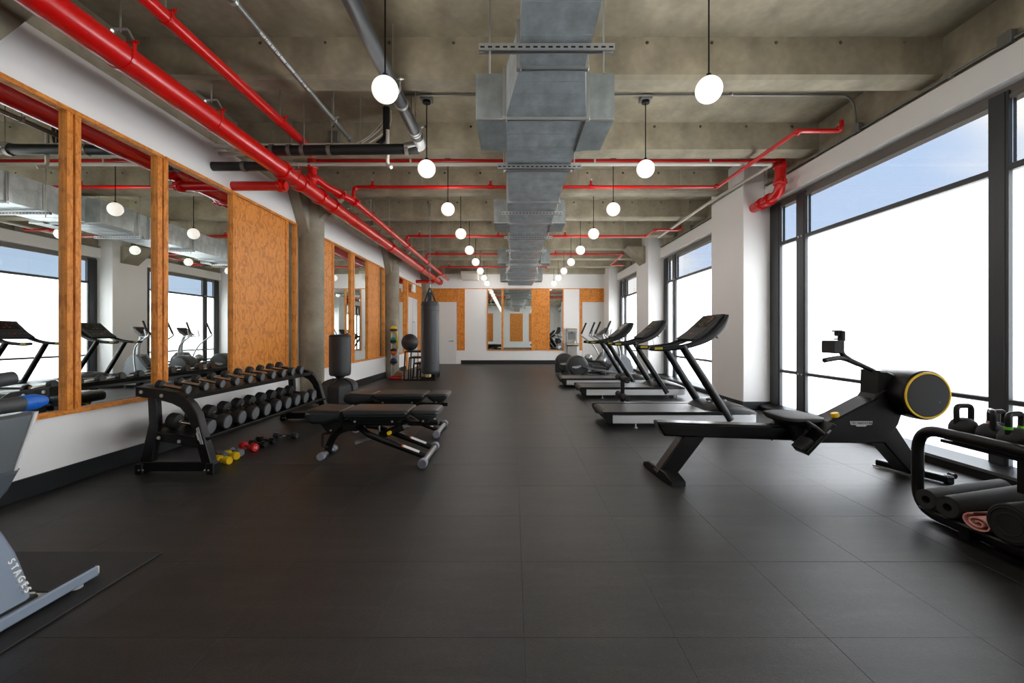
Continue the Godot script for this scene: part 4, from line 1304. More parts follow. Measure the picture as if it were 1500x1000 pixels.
	for d in [[2.93, 3.075], [3.345, 3.49]]:
		var fp := obj("foot_plate", Geo.new().prism([Vector2(1.905, 0.215), Vector2(1.885, 0.235), Vector2(2.065, 0.425), Vector2(2.085, 0.41)], flat, d[0], d[1], 0.006), M.black_metal, t)
		obj("heel_cup", Geo.new().prism([Vector2(1.885, 0.235), Vector2(1.865, 0.255), Vector2(1.93, 0.32), Vector2(1.95, 0.30)], flat, d[0] + 0.01, d[1] - 0.01, 0.006), M.black_matte, fp)
		obj("strap", Geo.new().tube(spline([P(2.0, 0.355, d[0]), P(1.955, 0.40, d[0] + 0.03), P(1.955, 0.41, d[1] - 0.03), P(2.0, 0.355, d[1])], 4), 0.012, 8), M.black_matte, fp)
		obj("strap_buckle", Geo.new().box(P(2.03, 0.372, d[0] - 0.004), Vector3(0.03, 0.012, 0.006), 0.002, Basis(Vector3(0, 0, 1), 0.8)), M.steel, fp)
	obj("adjust_knob", Geo.new().cyl(P(2.228, 0.425, 3.15), P(2.220, 0.455, 3.15), 0.026, 16, -1.0, 0.004), M.yellow, t)
	badge(t, P(2.382, 0.386, 3.1185), 0.155)


func build_kettlebells() -> void:
	var t := thing("kettlebell_rack", "black tubular kettlebell rack by the window, rounded frame and low shelf", "rack", Vector3(2.4, 0, -2.0))
	obj("frame", Geo.new().tube(fillet([P(2.26, 0.03, 1.25), P(2.26, 0.03, 2.545), P(2.26, 0.479, 2.545), P(2.26, 0.479, 1.25)], 0.13, 8), 0.028, 16), M.black_metal, t)
	obj("top_tray", Geo.new().box(P(2.40, 0.434, 1.85), Vector3(0.26, 0.016, 1.15), 0.003), M.black_metal, t)
	obj("tray_lip", Geo.new().box(P(2.28, 0.463, 1.82), Vector3(0.012, 0.055, 1.08), 0.003), M.black_metal, t)
	obj("side_plate", Geo.new().box(P(2.30, 0.36, 1.68), Vector3(0.03, 0.16, 0.78), 0.004), M.black_metal, t)
	obj("back_leg", Geo.new().bar(P(2.45, 0.43, 1.62), P(2.62, 0.02, 1.62), 0.05, 0.05, 0.006), M.black_metal, t)
	obj("low_shelf", Geo.new().box(P(2.39, 0.090, 1.80), Vector3(0.52, 0.018, 1.20), 0.006), M.black_metal, t)
	for d in [1.5, 2.2]:
		obj("foot", Geo.new().box(P(2.40, 0.045, d), Vector3(0.46, 0.075, 0.05), 0.006), M.black_metal, t)
	var list := [
		[2.374, 2.40, 0.062, 0.12, "", "plain black kettlebell with a square handle at the far end of the rack"],
		[2.384, 2.27, 0.060, 0.9, "pink", "black kettlebell with a pink handle mark on the rack"],
		[2.358, 2.14, 0.063, 0.25, "green", "black kettlebell with green bands at the front of the rack top"],
		[2.348, 2.00, 0.066, 0.3, "green", "large black kettlebell with green band on the near part of the rack"],
		[2.49, 2.34, 0.055, 0.2, "", "black kettlebell in the back row of the rack by the window"],
		[2.49, 2.20, 0.055, 0.3, "green", "black kettlebell with green bands in the back row by the window"],
	]
	for e in list:
		var x: float = e[0]
		var d: float = e[1]
		var r: float = e[2]
		var b := thing("kettlebell", e[5], "kettlebell", Vector3(x, 0.442, -d), "kettlebells on the black rack")
		b.rotation.y = e[3]
		var k := Vector3(0, r * 0.95, 0)
		obj("bell", Geo.new().lathe([Vector2(0, -r * 0.95), Vector2(r * 0.55, -r * 0.95), Vector2(r * 0.82, -r * 0.68), Vector2(r, -r * 0.1), Vector2(r * 0.97, r * 0.25), Vector2(r * 0.8, r * 0.62), Vector2(r * 0.5, r * 0.88), Vector2(0, r * 0.98)], k, Vector3.UP, 28), M.kettle, b, 60.0)
		var w := r * 0.72
		obj("handle", Geo.new().tube(fillet([k + Vector3(-w * 0.95, r * 0.35, 0), k + Vector3(-w * 1.02, r * 1.95, 0), k + Vector3(w * 1.02, r * 1.95, 0), k + Vector3(w * 0.95, r * 0.35, 0)], r * 0.42, 6), r * 0.21, 12), M.black_metal, b)
		if e[4] != "":
			for s in [-1.0, 1.0]:
				if e[4] == "pink" and s < 0:
					continue
				obj("colour_band", Geo.new().cyl(k + Vector3(s * w * 0.975, r * 0.82, 0), k + Vector3(s * w * 0.985, r * 1.02, 0), r * 0.25, 14), M[e[4]], b)
	# foam rollers on the low shelf
	var k := 0
	for e in [[2.12, 2.34, 0.050, 0.150], [2.12, 2.225, 0.053, 0.153]]:
		var a := Vector3(e[0], e[3], -e[1])
		var f := thing("foam_roller", ["black foam roller tucked against the rack's rounded far post", "black foam roller with dark grey end lying beside another on the low shelf"][k], "foam roller", Vector3(e[0] + 0.28, 0.099, -e[1] - 0.09), "foam rollers on the low rack shelf")
		a -= org
		var dir := Vector3(0.57, 0, -0.17).normalized()
		obj("tube", Geo.new().lathe([Vector2(0.018, 0.0), Vector2(e[2] - 0.004, 0.0), Vector2(e[2], 0.004), Vector2(e[2], 0.596), Vector2(e[2] - 0.004, 0.6), Vector2(0.018, 0.6), Vector2(0.018, 0.0)], a, dir, 32), M.foam, f)
		obj("end_face", Geo.new().lathe([Vector2(0.019, -0.001), Vector2(e[2] - 0.006, -0.001), Vector2(e[2] - 0.006, 0.002), Vector2(0.019, 0.002)], a, dir, 32), M.foam_end, f)
		k += 1
	var mt := thing("exercise_mat", "thick black exercise mat rolled up at the near end of the low shelf", "mat", Vector3(2.38, 0.099, -2.0))
	var dir2 := Vector3(0.6, 0, -0.12).normalized()
	obj("roll", Geo.new().cyl(P(2.12, 0.186, 1.945), P(2.12, 0.186, 1.945) + dir2 * 0.55, 0.086, 36, -1.0, 0.006), M.foam, mt)
	obj("spiral", Geo.new().torus(P(2.119, 0.186, 1.945), dir2, 0.07, 0.003, 28, 6).torus(P(2.119, 0.186, 1.945), dir2, 0.045, 0.003, 24, 6), M.black_matte, mt)
	var pk := thing("towel", "rolled pink towel end peeking out beside the black rolled mat", "towel", Vector3(2.22, 0.099, -2.05))
	var pts := []
	for i in 34:
		var an := i * 0.42
		var rr := 0.007 + 0.0023 * i / 1.0 * 0.62
		pts.append(Vector2(cos(an) * rr * 1.25, sin(an) * rr * 0.72))
	var dir3 := Vector3(0.6, 0, -0.05).normalized()
	var sx := Vector3.UP.cross(dir3).normalized()
	var tg := Geo.new()
	for i in pts.size() - 1:
		var a0: Vector3 = P(2.125, 0.135, 2.085) + sx * pts[i].x + Vector3.UP * pts[i].y
		var a1: Vector3 = P(2.125, 0.135, 2.085) + sx * pts[i + 1].x + Vector3.UP * pts[i + 1].y
		var nn: Vector3 = ((a0 + a1) / 2 - P(2.125, 0.135, 2.085)).normalized()
		tg.q(a0 + nn * 0.0035, a1 + nn * 0.0035, a1 + nn * 0.0035 + dir3 * 0.2, a0 + nn * 0.0035 + dir3 * 0.2, nn)
		tg.q(a0 - nn * 0.0035, a1 - nn * 0.0035, a1 - nn * 0.0035 + dir3 * 0.2, a0 - nn * 0.0035 + dir3 * 0.2, -nn)
		tg.q(a0 + nn * 0.0035, a1 + nn * 0.0035, a1 - nn * 0.0035, a0 - nn * 0.0035, -dir3)
	obj("cloth_roll", tg, M.pink, pk, 60.0)


func build_ellipticals() -> void:
	var t := thing("elliptical_trainer", "grey elliptical trainer with round rear housing just past the treadmills", "elliptical trainer", Vector3(1.9, 0, -10.24), "elliptical trainers by the windows")
	var d := 10.24
	obj("base_frame", Geo.new().box(P(1.85, 0.04, d), Vector3(1.0, 0.05, 0.1), 0.01).box(P(1.42, 0.035, d), Vector3(0.1, 0.05, 0.5), 0.01).box(P(2.35, 0.035, d), Vector3(0.1, 0.05, 0.52), 0.01), M.charcoal, t)
	obj("wheel_housing", Geo.new().lathe([Vector2(0, 0), Vector2(0.17, 0.0), Vector2(0.215, 0.02), Vector2(0.235, 0.06), Vector2(0.235, 0.30), Vector2(0.215, 0.34), Vector2(0.17, 0.36), Vector2(0, 0.36)], P(1.43, 0.285, d - 0.18), Vector3(0, 0, -1), 40), M.dark_plastic, t, 50.0)
	obj("housing_trim", Geo.new().torus(P(1.43, 0.285, d - 0.172), Vector3(0, 0, 1), 0.175, 0.008, 36, 6), M.charcoal, t)
	obj("housing_skirt", Geo.new().prism([Vector2(1.2, 0.05), Vector2(1.66, 0.05), Vector2(1.66, 0.28), Vector2(1.2, 0.28)], flat, d - 0.16, d + 0.16, 0.02), M.dark_plastic, t)
	badge(t, P(1.40, 0.27, d - 0.1825), 0.20, Basis(Vector3(0, 0, 1), 0.12))
	for s in [-1.0, 1.0]:
		var y: float = 0.20 if s < 0 else 0.30
		obj("pedal_arm", Geo.new().bar(P(1.62, y + 0.05, d + s * 0.23), P(2.30, y - 0.06, d + s * 0.23), 0.05, 0.045, 0.012), M.conduit, t)
		obj("pedal", Geo.new().box(P(1.88, y + 0.07, d + s * 0.22), Vector3(0.36, 0.035, 0.14), 0.012, Basis(Vector3(0, 0, 1), -0.12)), M.black_matte, t)
		obj("crank", Geo.new().bar(P(1.52, y + 0.07, d + s * 0.195), P(1.66, y + 0.045, d + s * 0.22), 0.04, 0.04, 0.01), M.charcoal, t)
		var lean: float = 0.0 if s < 0 else 0.12
		obj("swing_handle", Geo.new().tube(spline([P(2.30, y - 0.06, d + s * 0.25), P(2.34, 0.42, d + s * 0.25), P(2.30 - lean, 0.72, d + s * 0.26), P(2.06 - lean, 0.92, d + s * 0.28), P(2.0 - lean, 0.98, d + s * 0.285), P(2.07 - lean, 1.13, d + s * 0.28), P(2.13 - lean, 1.28, d + s * 0.27)], 6), 0.017, 12), M.steel, t)
		obj("grip", Geo.new().cyl(P(2.01 - lean, 1.0, d + s * 0.285), P(2.13 - lean, 1.285, d + s * 0.27), 0.022, 12), M.black_matte, t)
		obj("pulse_grip", Geo.new().tube(fillet([P(2.36, 0.94, d + s * 0.08), P(2.16, 0.93, d + s * 0.17), P(2.13, 0.95, d + s * 0.18), P(2.17, 1.10, d + s * 0.18)], 0.04), 0.015, 10), M.steel, t)
		obj("front_shell", Geo.new().prism([Vector2(2.12, 0.06), Vector2(2.62, 0.06), Vector2(2.66, 0.20), Vector2(2.60, 0.42), Vector2(2.48, 0.55), Vector2(2.36, 0.54), Vector2(2.22, 0.34), Vector2(2.10, 0.20)], flat, d + s * 0.165, d + s * 0.08, 0.015), M.elliptical_grey, t)
	obj("front_core", Geo.new().prism([Vector2(2.15, 0.08), Vector2(2.60, 0.08), Vector2(2.58, 0.42), Vector2(2.46, 0.52), Vector2(2.36, 0.50), Vector2(2.22, 0.3)], flat, d - 0.09, d + 0.09), M.dark_plastic, t)
	obj("hub_cover", Geo.new().ball(P(2.02, 0.40, d), 0.10, 24, 14), M.steel, t)
	obj("hub_stalk", Geo.new().bar(P(2.02, 0.34, d), P(2.3, 0.2, d), 0.1, 0.1, 0.02), M.charcoal, t)
	obj("mast", Geo.new().tube(spline([P(2.46, 0.50, d), P(2.45, 0.72, d), P(2.38, 0.95, d), P(2.34, 1.04, d)], 5), 0.040, 16, true, 0.030), M.silver_paint, t)
	var con := obj("console", Geo.new().prism([Vector2(2.20, 0.96), Vector2(2.24, 0.99), Vector2(2.44, 1.16), Vector2(2.47, 1.14), Vector2(2.40, 1.02), Vector2(2.30, 0.96)], flat, d - 0.16, d + 0.16, 0.01), M.charcoal, t)
	obj("display", Geo.new().box(P(2.335, 1.078, d), Vector3(0.26, 0.006, 0.20), 0.002, Basis(Vector3(0, 0, -1), Vector3(-0.65, 0.76, 0), Vector3(0.76, 0.65, 0))), M.screen, con)
	dup(t, "elliptical_trainer", Vector3(-0.15, 0, -1.12), "grey elliptical trainer farther from the treadmills, beside the end wall fountain", "elliptical trainers by the windows")


# ---------- left side ----------

func dumbbell(called: String, label: String, group: String, c: Vector3, dir: Vector3, r: float, half: float) -> Node3D:
	# round rubber heads with grey end discs on a chrome handle
	var t := thing(called, label, "dumbbell", c, group)
	var l := r * 1.15
	obj("handle", Geo.new().lathe([Vector2(0.0, -half), Vector2(0.011, -half), Vector2(0.0145, 0.0), Vector2(0.011, half), Vector2(0.0, half)], Vector3.ZERO, dir, 12), M.chrome, t)
	for s in [-1.0, 1.0]:
		var a: Vector3 = dir * (s * (half - l * 0.25))
		var h := obj("head", Geo.new().lathe([Vector2(0, 0), Vector2(r * 0.55, 0), Vector2(r * 0.93, l * 0.07), Vector2(r, l * 0.18), Vector2(r, l * 0.86), Vector2(r * 0.95, l * 0.95), Vector2(r * 0.88, l), Vector2(0, l)], a, dir * s, 26), M.head_rubber, t)
		obj("end_disc", Geo.new().lathe([Vector2(0, l * 0.99), Vector2(r * 0.87, l * 0.99), Vector2(r * 0.84, l + 0.0025), Vector2(r * 0.62, l + 0.003), Vector2(r * 0.60, l + 0.0015), Vector2(0, l + 0.0015)], a, dir * s, 26), M.cap_grey, h)
		obj("collar", Geo.new().cyl(a - dir * s * 0.012, a + dir * s * 0.004, 0.018, 12), M.chrome, h)
	return t


func build_rack() -> void:
	var t := thing("dumbbell_rack", "black two shelf dumbbell rack along the mirrored wall", "rack", Vector3(-2.4, 0, -4.28))
	for d in [3.235, 5.255]:
		var e: float = d + 0.07
		var arc := [Vector2(-2.69, 0.625), Vector2(-2.62, 0.618), Vector2(-2.40, 0.585), Vector2(-2.345, 0.555), Vector2(-2.29, 0.505), Vector2(-2.245, 0.43), Vector2(-2.145, 0.08), Vector2(-2.22, 0.08), Vector2(-2.285, 0.32), Vector2(-2.325, 0.42), Vector2(-2.37, 0.475), Vector2(-2.43, 0.505), Vector2(-2.52, 0.53), Vector2(-2.69, 0.555)]
		obj("end_frame", Geo.new().prism(arc, flat, d, e, 0.006), M.black_metal, t, 20.0)
		obj("rear_leg", Geo.new().prism([Vector2(-2.61, 0.56), Vector2(-2.545, 0.55), Vector2(-2.535, 0.36), Vector2(-2.575, 0.085), Vector2(-2.665, 0.085), Vector2(-2.60, 0.36)], flat, d + 0.008, e - 0.008, 0.006), M.black_metal, t, 20.0)
		obj("cross_bar", Geo.new().prism([Vector2(-2.56, 0.30), Vector2(-2.24, 0.245), Vector2(-2.26, 0.19), Vector2(-2.56, 0.24)], flat, d + 0.012, e - 0.012, 0.004), M.black_metal, t)
		obj("base_bar", Geo.new().box(P(-2.41, 0.055, (d + e) / 2), Vector3(0.54, 0.07, 0.06), 0.006), M.black_metal, t)
		for x in [-2.66, -2.155]:
			var f := obj("foot", Geo.new().box(P(x, 0.04, (d + e) / 2), Vector3(0.06, 0.08, 0.085), 0.006), M.black_metal, t)
			for s in [-0.014, 0.014]:
				obj("screw", Geo.new().cyl(P(x + s - 0.02 * signf(x + 2.41), 0.035, d - 0.012), P(x + s - 0.02 * signf(x + 2.41), 0.035, d - 0.004), 0.006, 8), M.zinc, f)
		for b in [Vector2(-2.645, 0.588), Vector2(-2.50, 0.562), Vector2(-2.52, 0.262), Vector2(-2.375, 0.236)]:
			obj("bolt", Geo.new().lathe([Vector2(0.013, 0), Vector2(0.012, 0.005), Vector2(0.0, 0.007)], P(b.x, b.y, d + 0.001), Vector3(0, 0, 1), 12), M.zinc, t)
		if d < 4.0:
			badge(t, P(-2.232, 0.275, d - 0.0005), 0.125, Basis(Vector3(0, 0, 1), -1.30))
	obj("upper_shelf", Geo.new().prism([Vector2(-2.68, 0.625), Vector2(-2.67, 0.605), Vector2(-2.345, 0.545), Vector2(-2.335, 0.56), Vector2(-2.33, 0.555), Vector2(-2.335, 0.525), Vector2(-2.675, 0.59), Vector2(-2.69, 0.625)], flat, 3.25, 5.31), M.black_metal, t)
	obj("lower_shelf", Geo.new().prism([Vector2(-2.60, 0.335), Vector2(-2.59, 0.315), Vector2(-2.20, 0.25), Vector2(-2.19, 0.265), Vector2(-2.185, 0.26), Vector2(-2.19, 0.235), Vector2(-2.595, 0.30), Vector2(-2.61, 0.335)], flat, 3.25, 5.31), M.black_metal, t)
	# upper row: lighter ones, growing towards the far end
	var du := Vector3(0.983, -0.181, 0).normalized()
	var dl := Vector3(0.986, -0.165, 0).normalized()
	var nu := Vector3(0.181, 0.983, 0)
	for i in 10:
		var d := 3.345 + 0.192 * i
		var r := 0.034 + 0.0013 * i
		dumbbell("dumbbell", "small round black dumbbell on the upper rack shelf, %s from the standing punch bag" % NTH[9 - i], "dumbbells on the upper rack shelf", Vector3(-2.505, 0.576, -d) + nu * (r + 0.001), du, r, 0.085 + 0.002 * i)
	for i in 10:
		var d := 3.355 + 0.190 * i
		var r := 0.058 + 0.0006 * i
		dumbbell("dumbbell", "large round black dumbbell on the lower rack shelf, %s from the standing punch bag" % NTH[9 - i], "dumbbells on the lower rack shelf", Vector3(-2.385, 0.2815, -d) + Vector3(0.165, 0.986, 0) * (r + 0.001), dl, r, 0.105)
	# loose pairs on the floor in front
	var loose := [
		["yellow", -2.285, 3.53, -2.195, 3.495, 0.031, 24, "yellow vinyl dumbbell on the floor, in front of its twin"],
		["yellow", -2.31, 3.68, -2.215, 3.625, 0.031, 24, "yellow vinyl dumbbell on the floor, partly hidden by its twin"],
		["grey_vinyl", -2.36, 3.80, -2.245, 3.735, 0.033, 6, "grey hexagonal dumbbell on the floor between yellow and red ones"],
		["grey_vinyl", -2.40, 3.72, -2.32, 3.66, 0.030, 6, "grey hexagonal dumbbell on the floor behind the yellow pair"],
		["red_vinyl", -2.34, 3.95, -2.215, 3.885, 0.034, 24, "red vinyl dumbbell marked 12 on the floor"],
		["black_metal", -2.33, 4.07, -2.205, 4.02, 0.032, 6, "black hexagonal dumbbell on the floor beside the red one"],
		["black_metal", -2.34, 4.20, -2.195, 4.15, 0.032, 6, "black hexagonal dumbbell on the floor behind another black hexagonal one"],
		["hex_grey", -2.275, 4.38, -2.095, 4.36, 0.030, 6, "single black hexagonal dumbbell with pale handle print, lying apart near the bench"],
	]
	mat("bike_dark", Color(0.22, 0.25, 0.29), 0.3)
	mat("hex_grey", Color(0.26, 0.265, 0.27), 0.3, 0.3)
	for e in loose:
		var a := Vector3(e[1], e[5], -e[2])
		var b := Vector3(e[3], e[5], -e[4])
		if e[6] == 6:
			a.y = e[5] * 0.866
			b.y = a.y
		var t2 := thing("floor_dumbbell", e[7], "dumbbell", Vector3((a.x + b.x) / 2, 0, (a.z + b.z) / 2), "loose dumbbells on the floor")
		a -= org
		b -= org
		var dir := (b - a).normalized()
		var r: float = e[5]
		obj("handle", Geo.new().cyl(a, b, 0.012, 12), M[e[0]], t2)
		for s in [[a, -1.0], [b, 1.0]]:
			var w := 0.026
			var hd := obj("head", Geo.new().lathe([Vector2(0, -w), Vector2(r * 0.86, -w), Vector2(r, -w * 0.6), Vector2(r, w * 0.6), Vector2(r * 0.86, w), Vector2(0, w)], s[0], dir, e[6], 0.0, 0.0 if e[6] == 6 else 0.0), M[e[0]], t2, 30.0)
			if e[0] == "red_vinyl" and s[1] > 0:
				text("12", 0.026, 0.0006, M.white_print, hd, b + dir * 0.0262, Basis(Vector3.UP.cross(dir).normalized(), Vector3.UP, dir))
		if e[0] == "hex_grey":
			obj("print", Geo.new().box((a + b) / 2 + Vector3(0, 0, 0.0121), Vector3(0.05, 0.006, 0.001)), M.white_print, t2)


func pad(x0: float, x1: float, d0: float, d1: float) -> Geo:
	var c := (x0 + x1) / 2
	var w := x1 - x0
	var dm := (d0 + d1) / 2
	var dw := d1 - d0
	var rings := []
	for e in [[0.300, w - 0.16, dw - 0.12], [0.303, w - 0.15, dw - 0.11], [0.355, w - 0.035, dw - 0.02], [0.366, w - 0.012, dw - 0.004], [0.372, w - 0.02, dw - 0.012], [0.380, w, dw], [0.395, w - 0.002, dw - 0.002], [0.405, w - 0.016, dw - 0.016], [0.410, w - 0.05, dw - 0.05]]:
		rings.append(rrect(P(c, e[0], dm), Vector3.RIGHT, Vector3(0, 0, 1), e[1], e[2], 0.035, 4))
	return Geo.new().loft(rings)


func build_benches() -> void:
	var t := thing("weight_bench", "black adjustable weight bench in front, with its grey feet towards the aisle", "bench", Vector3(-1.1, 0, -3.68), "adjustable weight benches")
	var dm := 3.68
	# feet
	obj("rear_foot", Geo.new().cyl(P(-1.525, 0.03, 3.60), P(-1.525, 0.03, 3.87), 0.020, 16), M.steel, t)
	for d in [[3.585, 3.645], [3.825, 3.885]]:
		obj("foot_cap", Geo.new().cyl(P(-1.525, 0.030, d[0]), P(-1.525, 0.030, d[1]), 0.030, 20, -1.0, 0.006), M.foot_grey, t)
	obj("front_foot", Geo.new().cyl(P(-0.675, 0.036, 3.40), P(-0.675, 0.036, 3.92), 0.023, 16), M.steel, t)
	for d in [[3.37, 3.43], [3.885, 3.945]]:
		obj("foot_cap", Geo.new().cyl(P(-0.675, 0.036, d[0]), P(-0.675, 0.036, d[1]), 0.036, 20, -1.0, 0.006).cyl(P(-0.675, 0.036, d[0] - 0.0), P(-0.675, 0.036, d[1] + 0.02 * signf(3.6 - d[0])), 0.030, 20), M.foot_grey, t)
	# tubes
	obj("rear_tube", Geo.new().tube(spline([P(-1.525, 0.03, 3.735), P(-1.50, 0.11, 3.735), P(-1.445, 0.19, 3.72), P(-1.36, 0.235, 3.70), P(-1.24, 0.245, 3.69)], 5), 0.030, 16), M.black_metal, t)
	for s in [-1.0, 1.0]:
		var pts := spline([P(-1.27, 0.25, dm), P(-1.21, 0.248, dm + s * 0.06), P(-1.14, 0.225, dm + s * 0.125), P(-1.06, 0.192, dm + s * 0.14), P(-0.69, 0.052, dm + s * 0.14)], 5)
		var tb := obj("front_tube", Geo.new().tube(pts, 0.024, 14), M.black_metal, t)
		var a := P(-0.86, 0.1164, dm + s * 0.14)
		var b := P(-0.735, 0.0690, dm + s * 0.14)
		var up := Vector3(0.30, 0.79, 0.53 if s < 0 else 0.53).normalized()
		obj("warning_label", Geo.new().bar(a + up * 0.0235, b + up * 0.0235, 0.022, 0.002, 0.0, up), M.white_print, tb)
		obj("label_end", Geo.new().bar(a + up * 0.0238 + (a - b).normalized() * 0.012, a + up * 0.0238, 0.022, 0.002, 0.0, up), M.orange, tb)
	obj("hub", Geo.new().prism([Vector2(-1.36, 0.225), Vector2(-1.20, 0.225), Vector2(-1.22, 0.31), Vector2(-1.40, 0.31)], flat, dm - 0.045, dm + 0.045, 0.006), M.black_metal, t)
	obj("seat_bracket", Geo.new().prism([Vector2(-1.57, 0.325), Vector2(-1.34, 0.325), Vector2(-1.36, 0.27), Vector2(-1.44, 0.205), Vector2(-1.48, 0.21)], flat, dm - 0.06, dm + 0.06, 0.004), M.black_metal, t)
	obj("back_beam", Geo.new().box(P(-0.98, 0.285, dm), Vector3(0.76, 0.035, 0.10), 0.006), M.black_metal, t)
	obj("carry_loop", Geo.new().tube(fillet([P(-1.47, 0.195, 3.70), P(-1.54, 0.195, 3.68), P(-1.545, 0.085, 3.68), P(-1.505, 0.085, 3.70)], 0.02), 0.008, 8), M.black_metal, t)
	obj("adjust_box", Geo.new().bar(P(-1.07, 0.185, dm - 0.02), P(-0.87, 0.262, dm - 0.02), 0.05, 0.055, 0.008), M.black_metal, t)
	obj("adjust_slide", Geo.new().bar(P(-1.27, 0.125, dm - 0.02), P(-1.07, 0.188, dm - 0.02), 0.03, 0.028, 0.004), M.steel, t)
	obj("adjust_knob", Geo.new().cyl(P(-0.985, 0.215, dm - 0.045), P(-0.985, 0.215, dm - 0.085), 0.017, 14, -1.0, 0.004), M.yellow, t)
	obj("clevis", Geo.new().bar(P(-0.89, 0.255, dm - 0.02), P(-0.83, 0.278, dm - 0.02), 0.06, 0.05, 0.01), M.steel, t)
	obj("strut", Geo.new().cyl(P(-1.085, 0.19, dm), P(-1.085, 0.30, dm), 0.010, 10), M.steel, t)
	obj("pull_tab", Geo.new().bar(P(-1.62, 0.292, dm - 0.06), P(-1.565, 0.305, dm - 0.06), 0.02, 0.012, 0.004), M.label_yellow, t)
	# pads
	var rings := []
	for e in [[-1.628, 0.355, 0.19, 0.04], [-1.622, 0.355, 0.28, 0.07], [-1.60, 0.358, 0.33, 0.10], [-1.55, 0.358, 0.355, 0.115], [-1.46, 0.356, 0.36, 0.105], [-1.38, 0.362, 0.36, 0.085], [-1.345, 0.366, 0.355, 0.075], [-1.338, 0.366, 0.33, 0.055]]:
		rings.append(rrect(P(e[0], e[1], dm), Vector3(0, 0, 1), Vector3.UP, e[2], e[3], 0.035, 4))
	obj("seat_pad", Geo.new().loft(rings), M.vinyl, t, 50.0)
	obj("back_pad", pad(-1.325, -0.812, 3.50, 3.86), M.vinyl, t, 32.0)
	obj("head_pad", pad(-0.80, -0.585, 3.52, 3.84), M.vinyl, t, 32.0)
	var sc := Geo.new()
	for e in [[-1.52, 0.31], [-1.45, 0.235], [-1.23, 0.32], [-0.94, 0.32], [-0.70, 0.325]]:
		sc.cyl(P(e[0], e[1], dm - (0.06 if e[0] < -1.4 else 0.145)), P(e[0], e[1], dm - (0.07 if e[0] < -1.4 else 0.155)), 0.008, 8)
	obj("screws", sc, M.zinc, t)
	dup(t, "weight_bench", Vector3(-0.065, 0, -0.98), "black adjustable weight bench behind the front one, nearer the hanging bag", "adjustable weight benches")


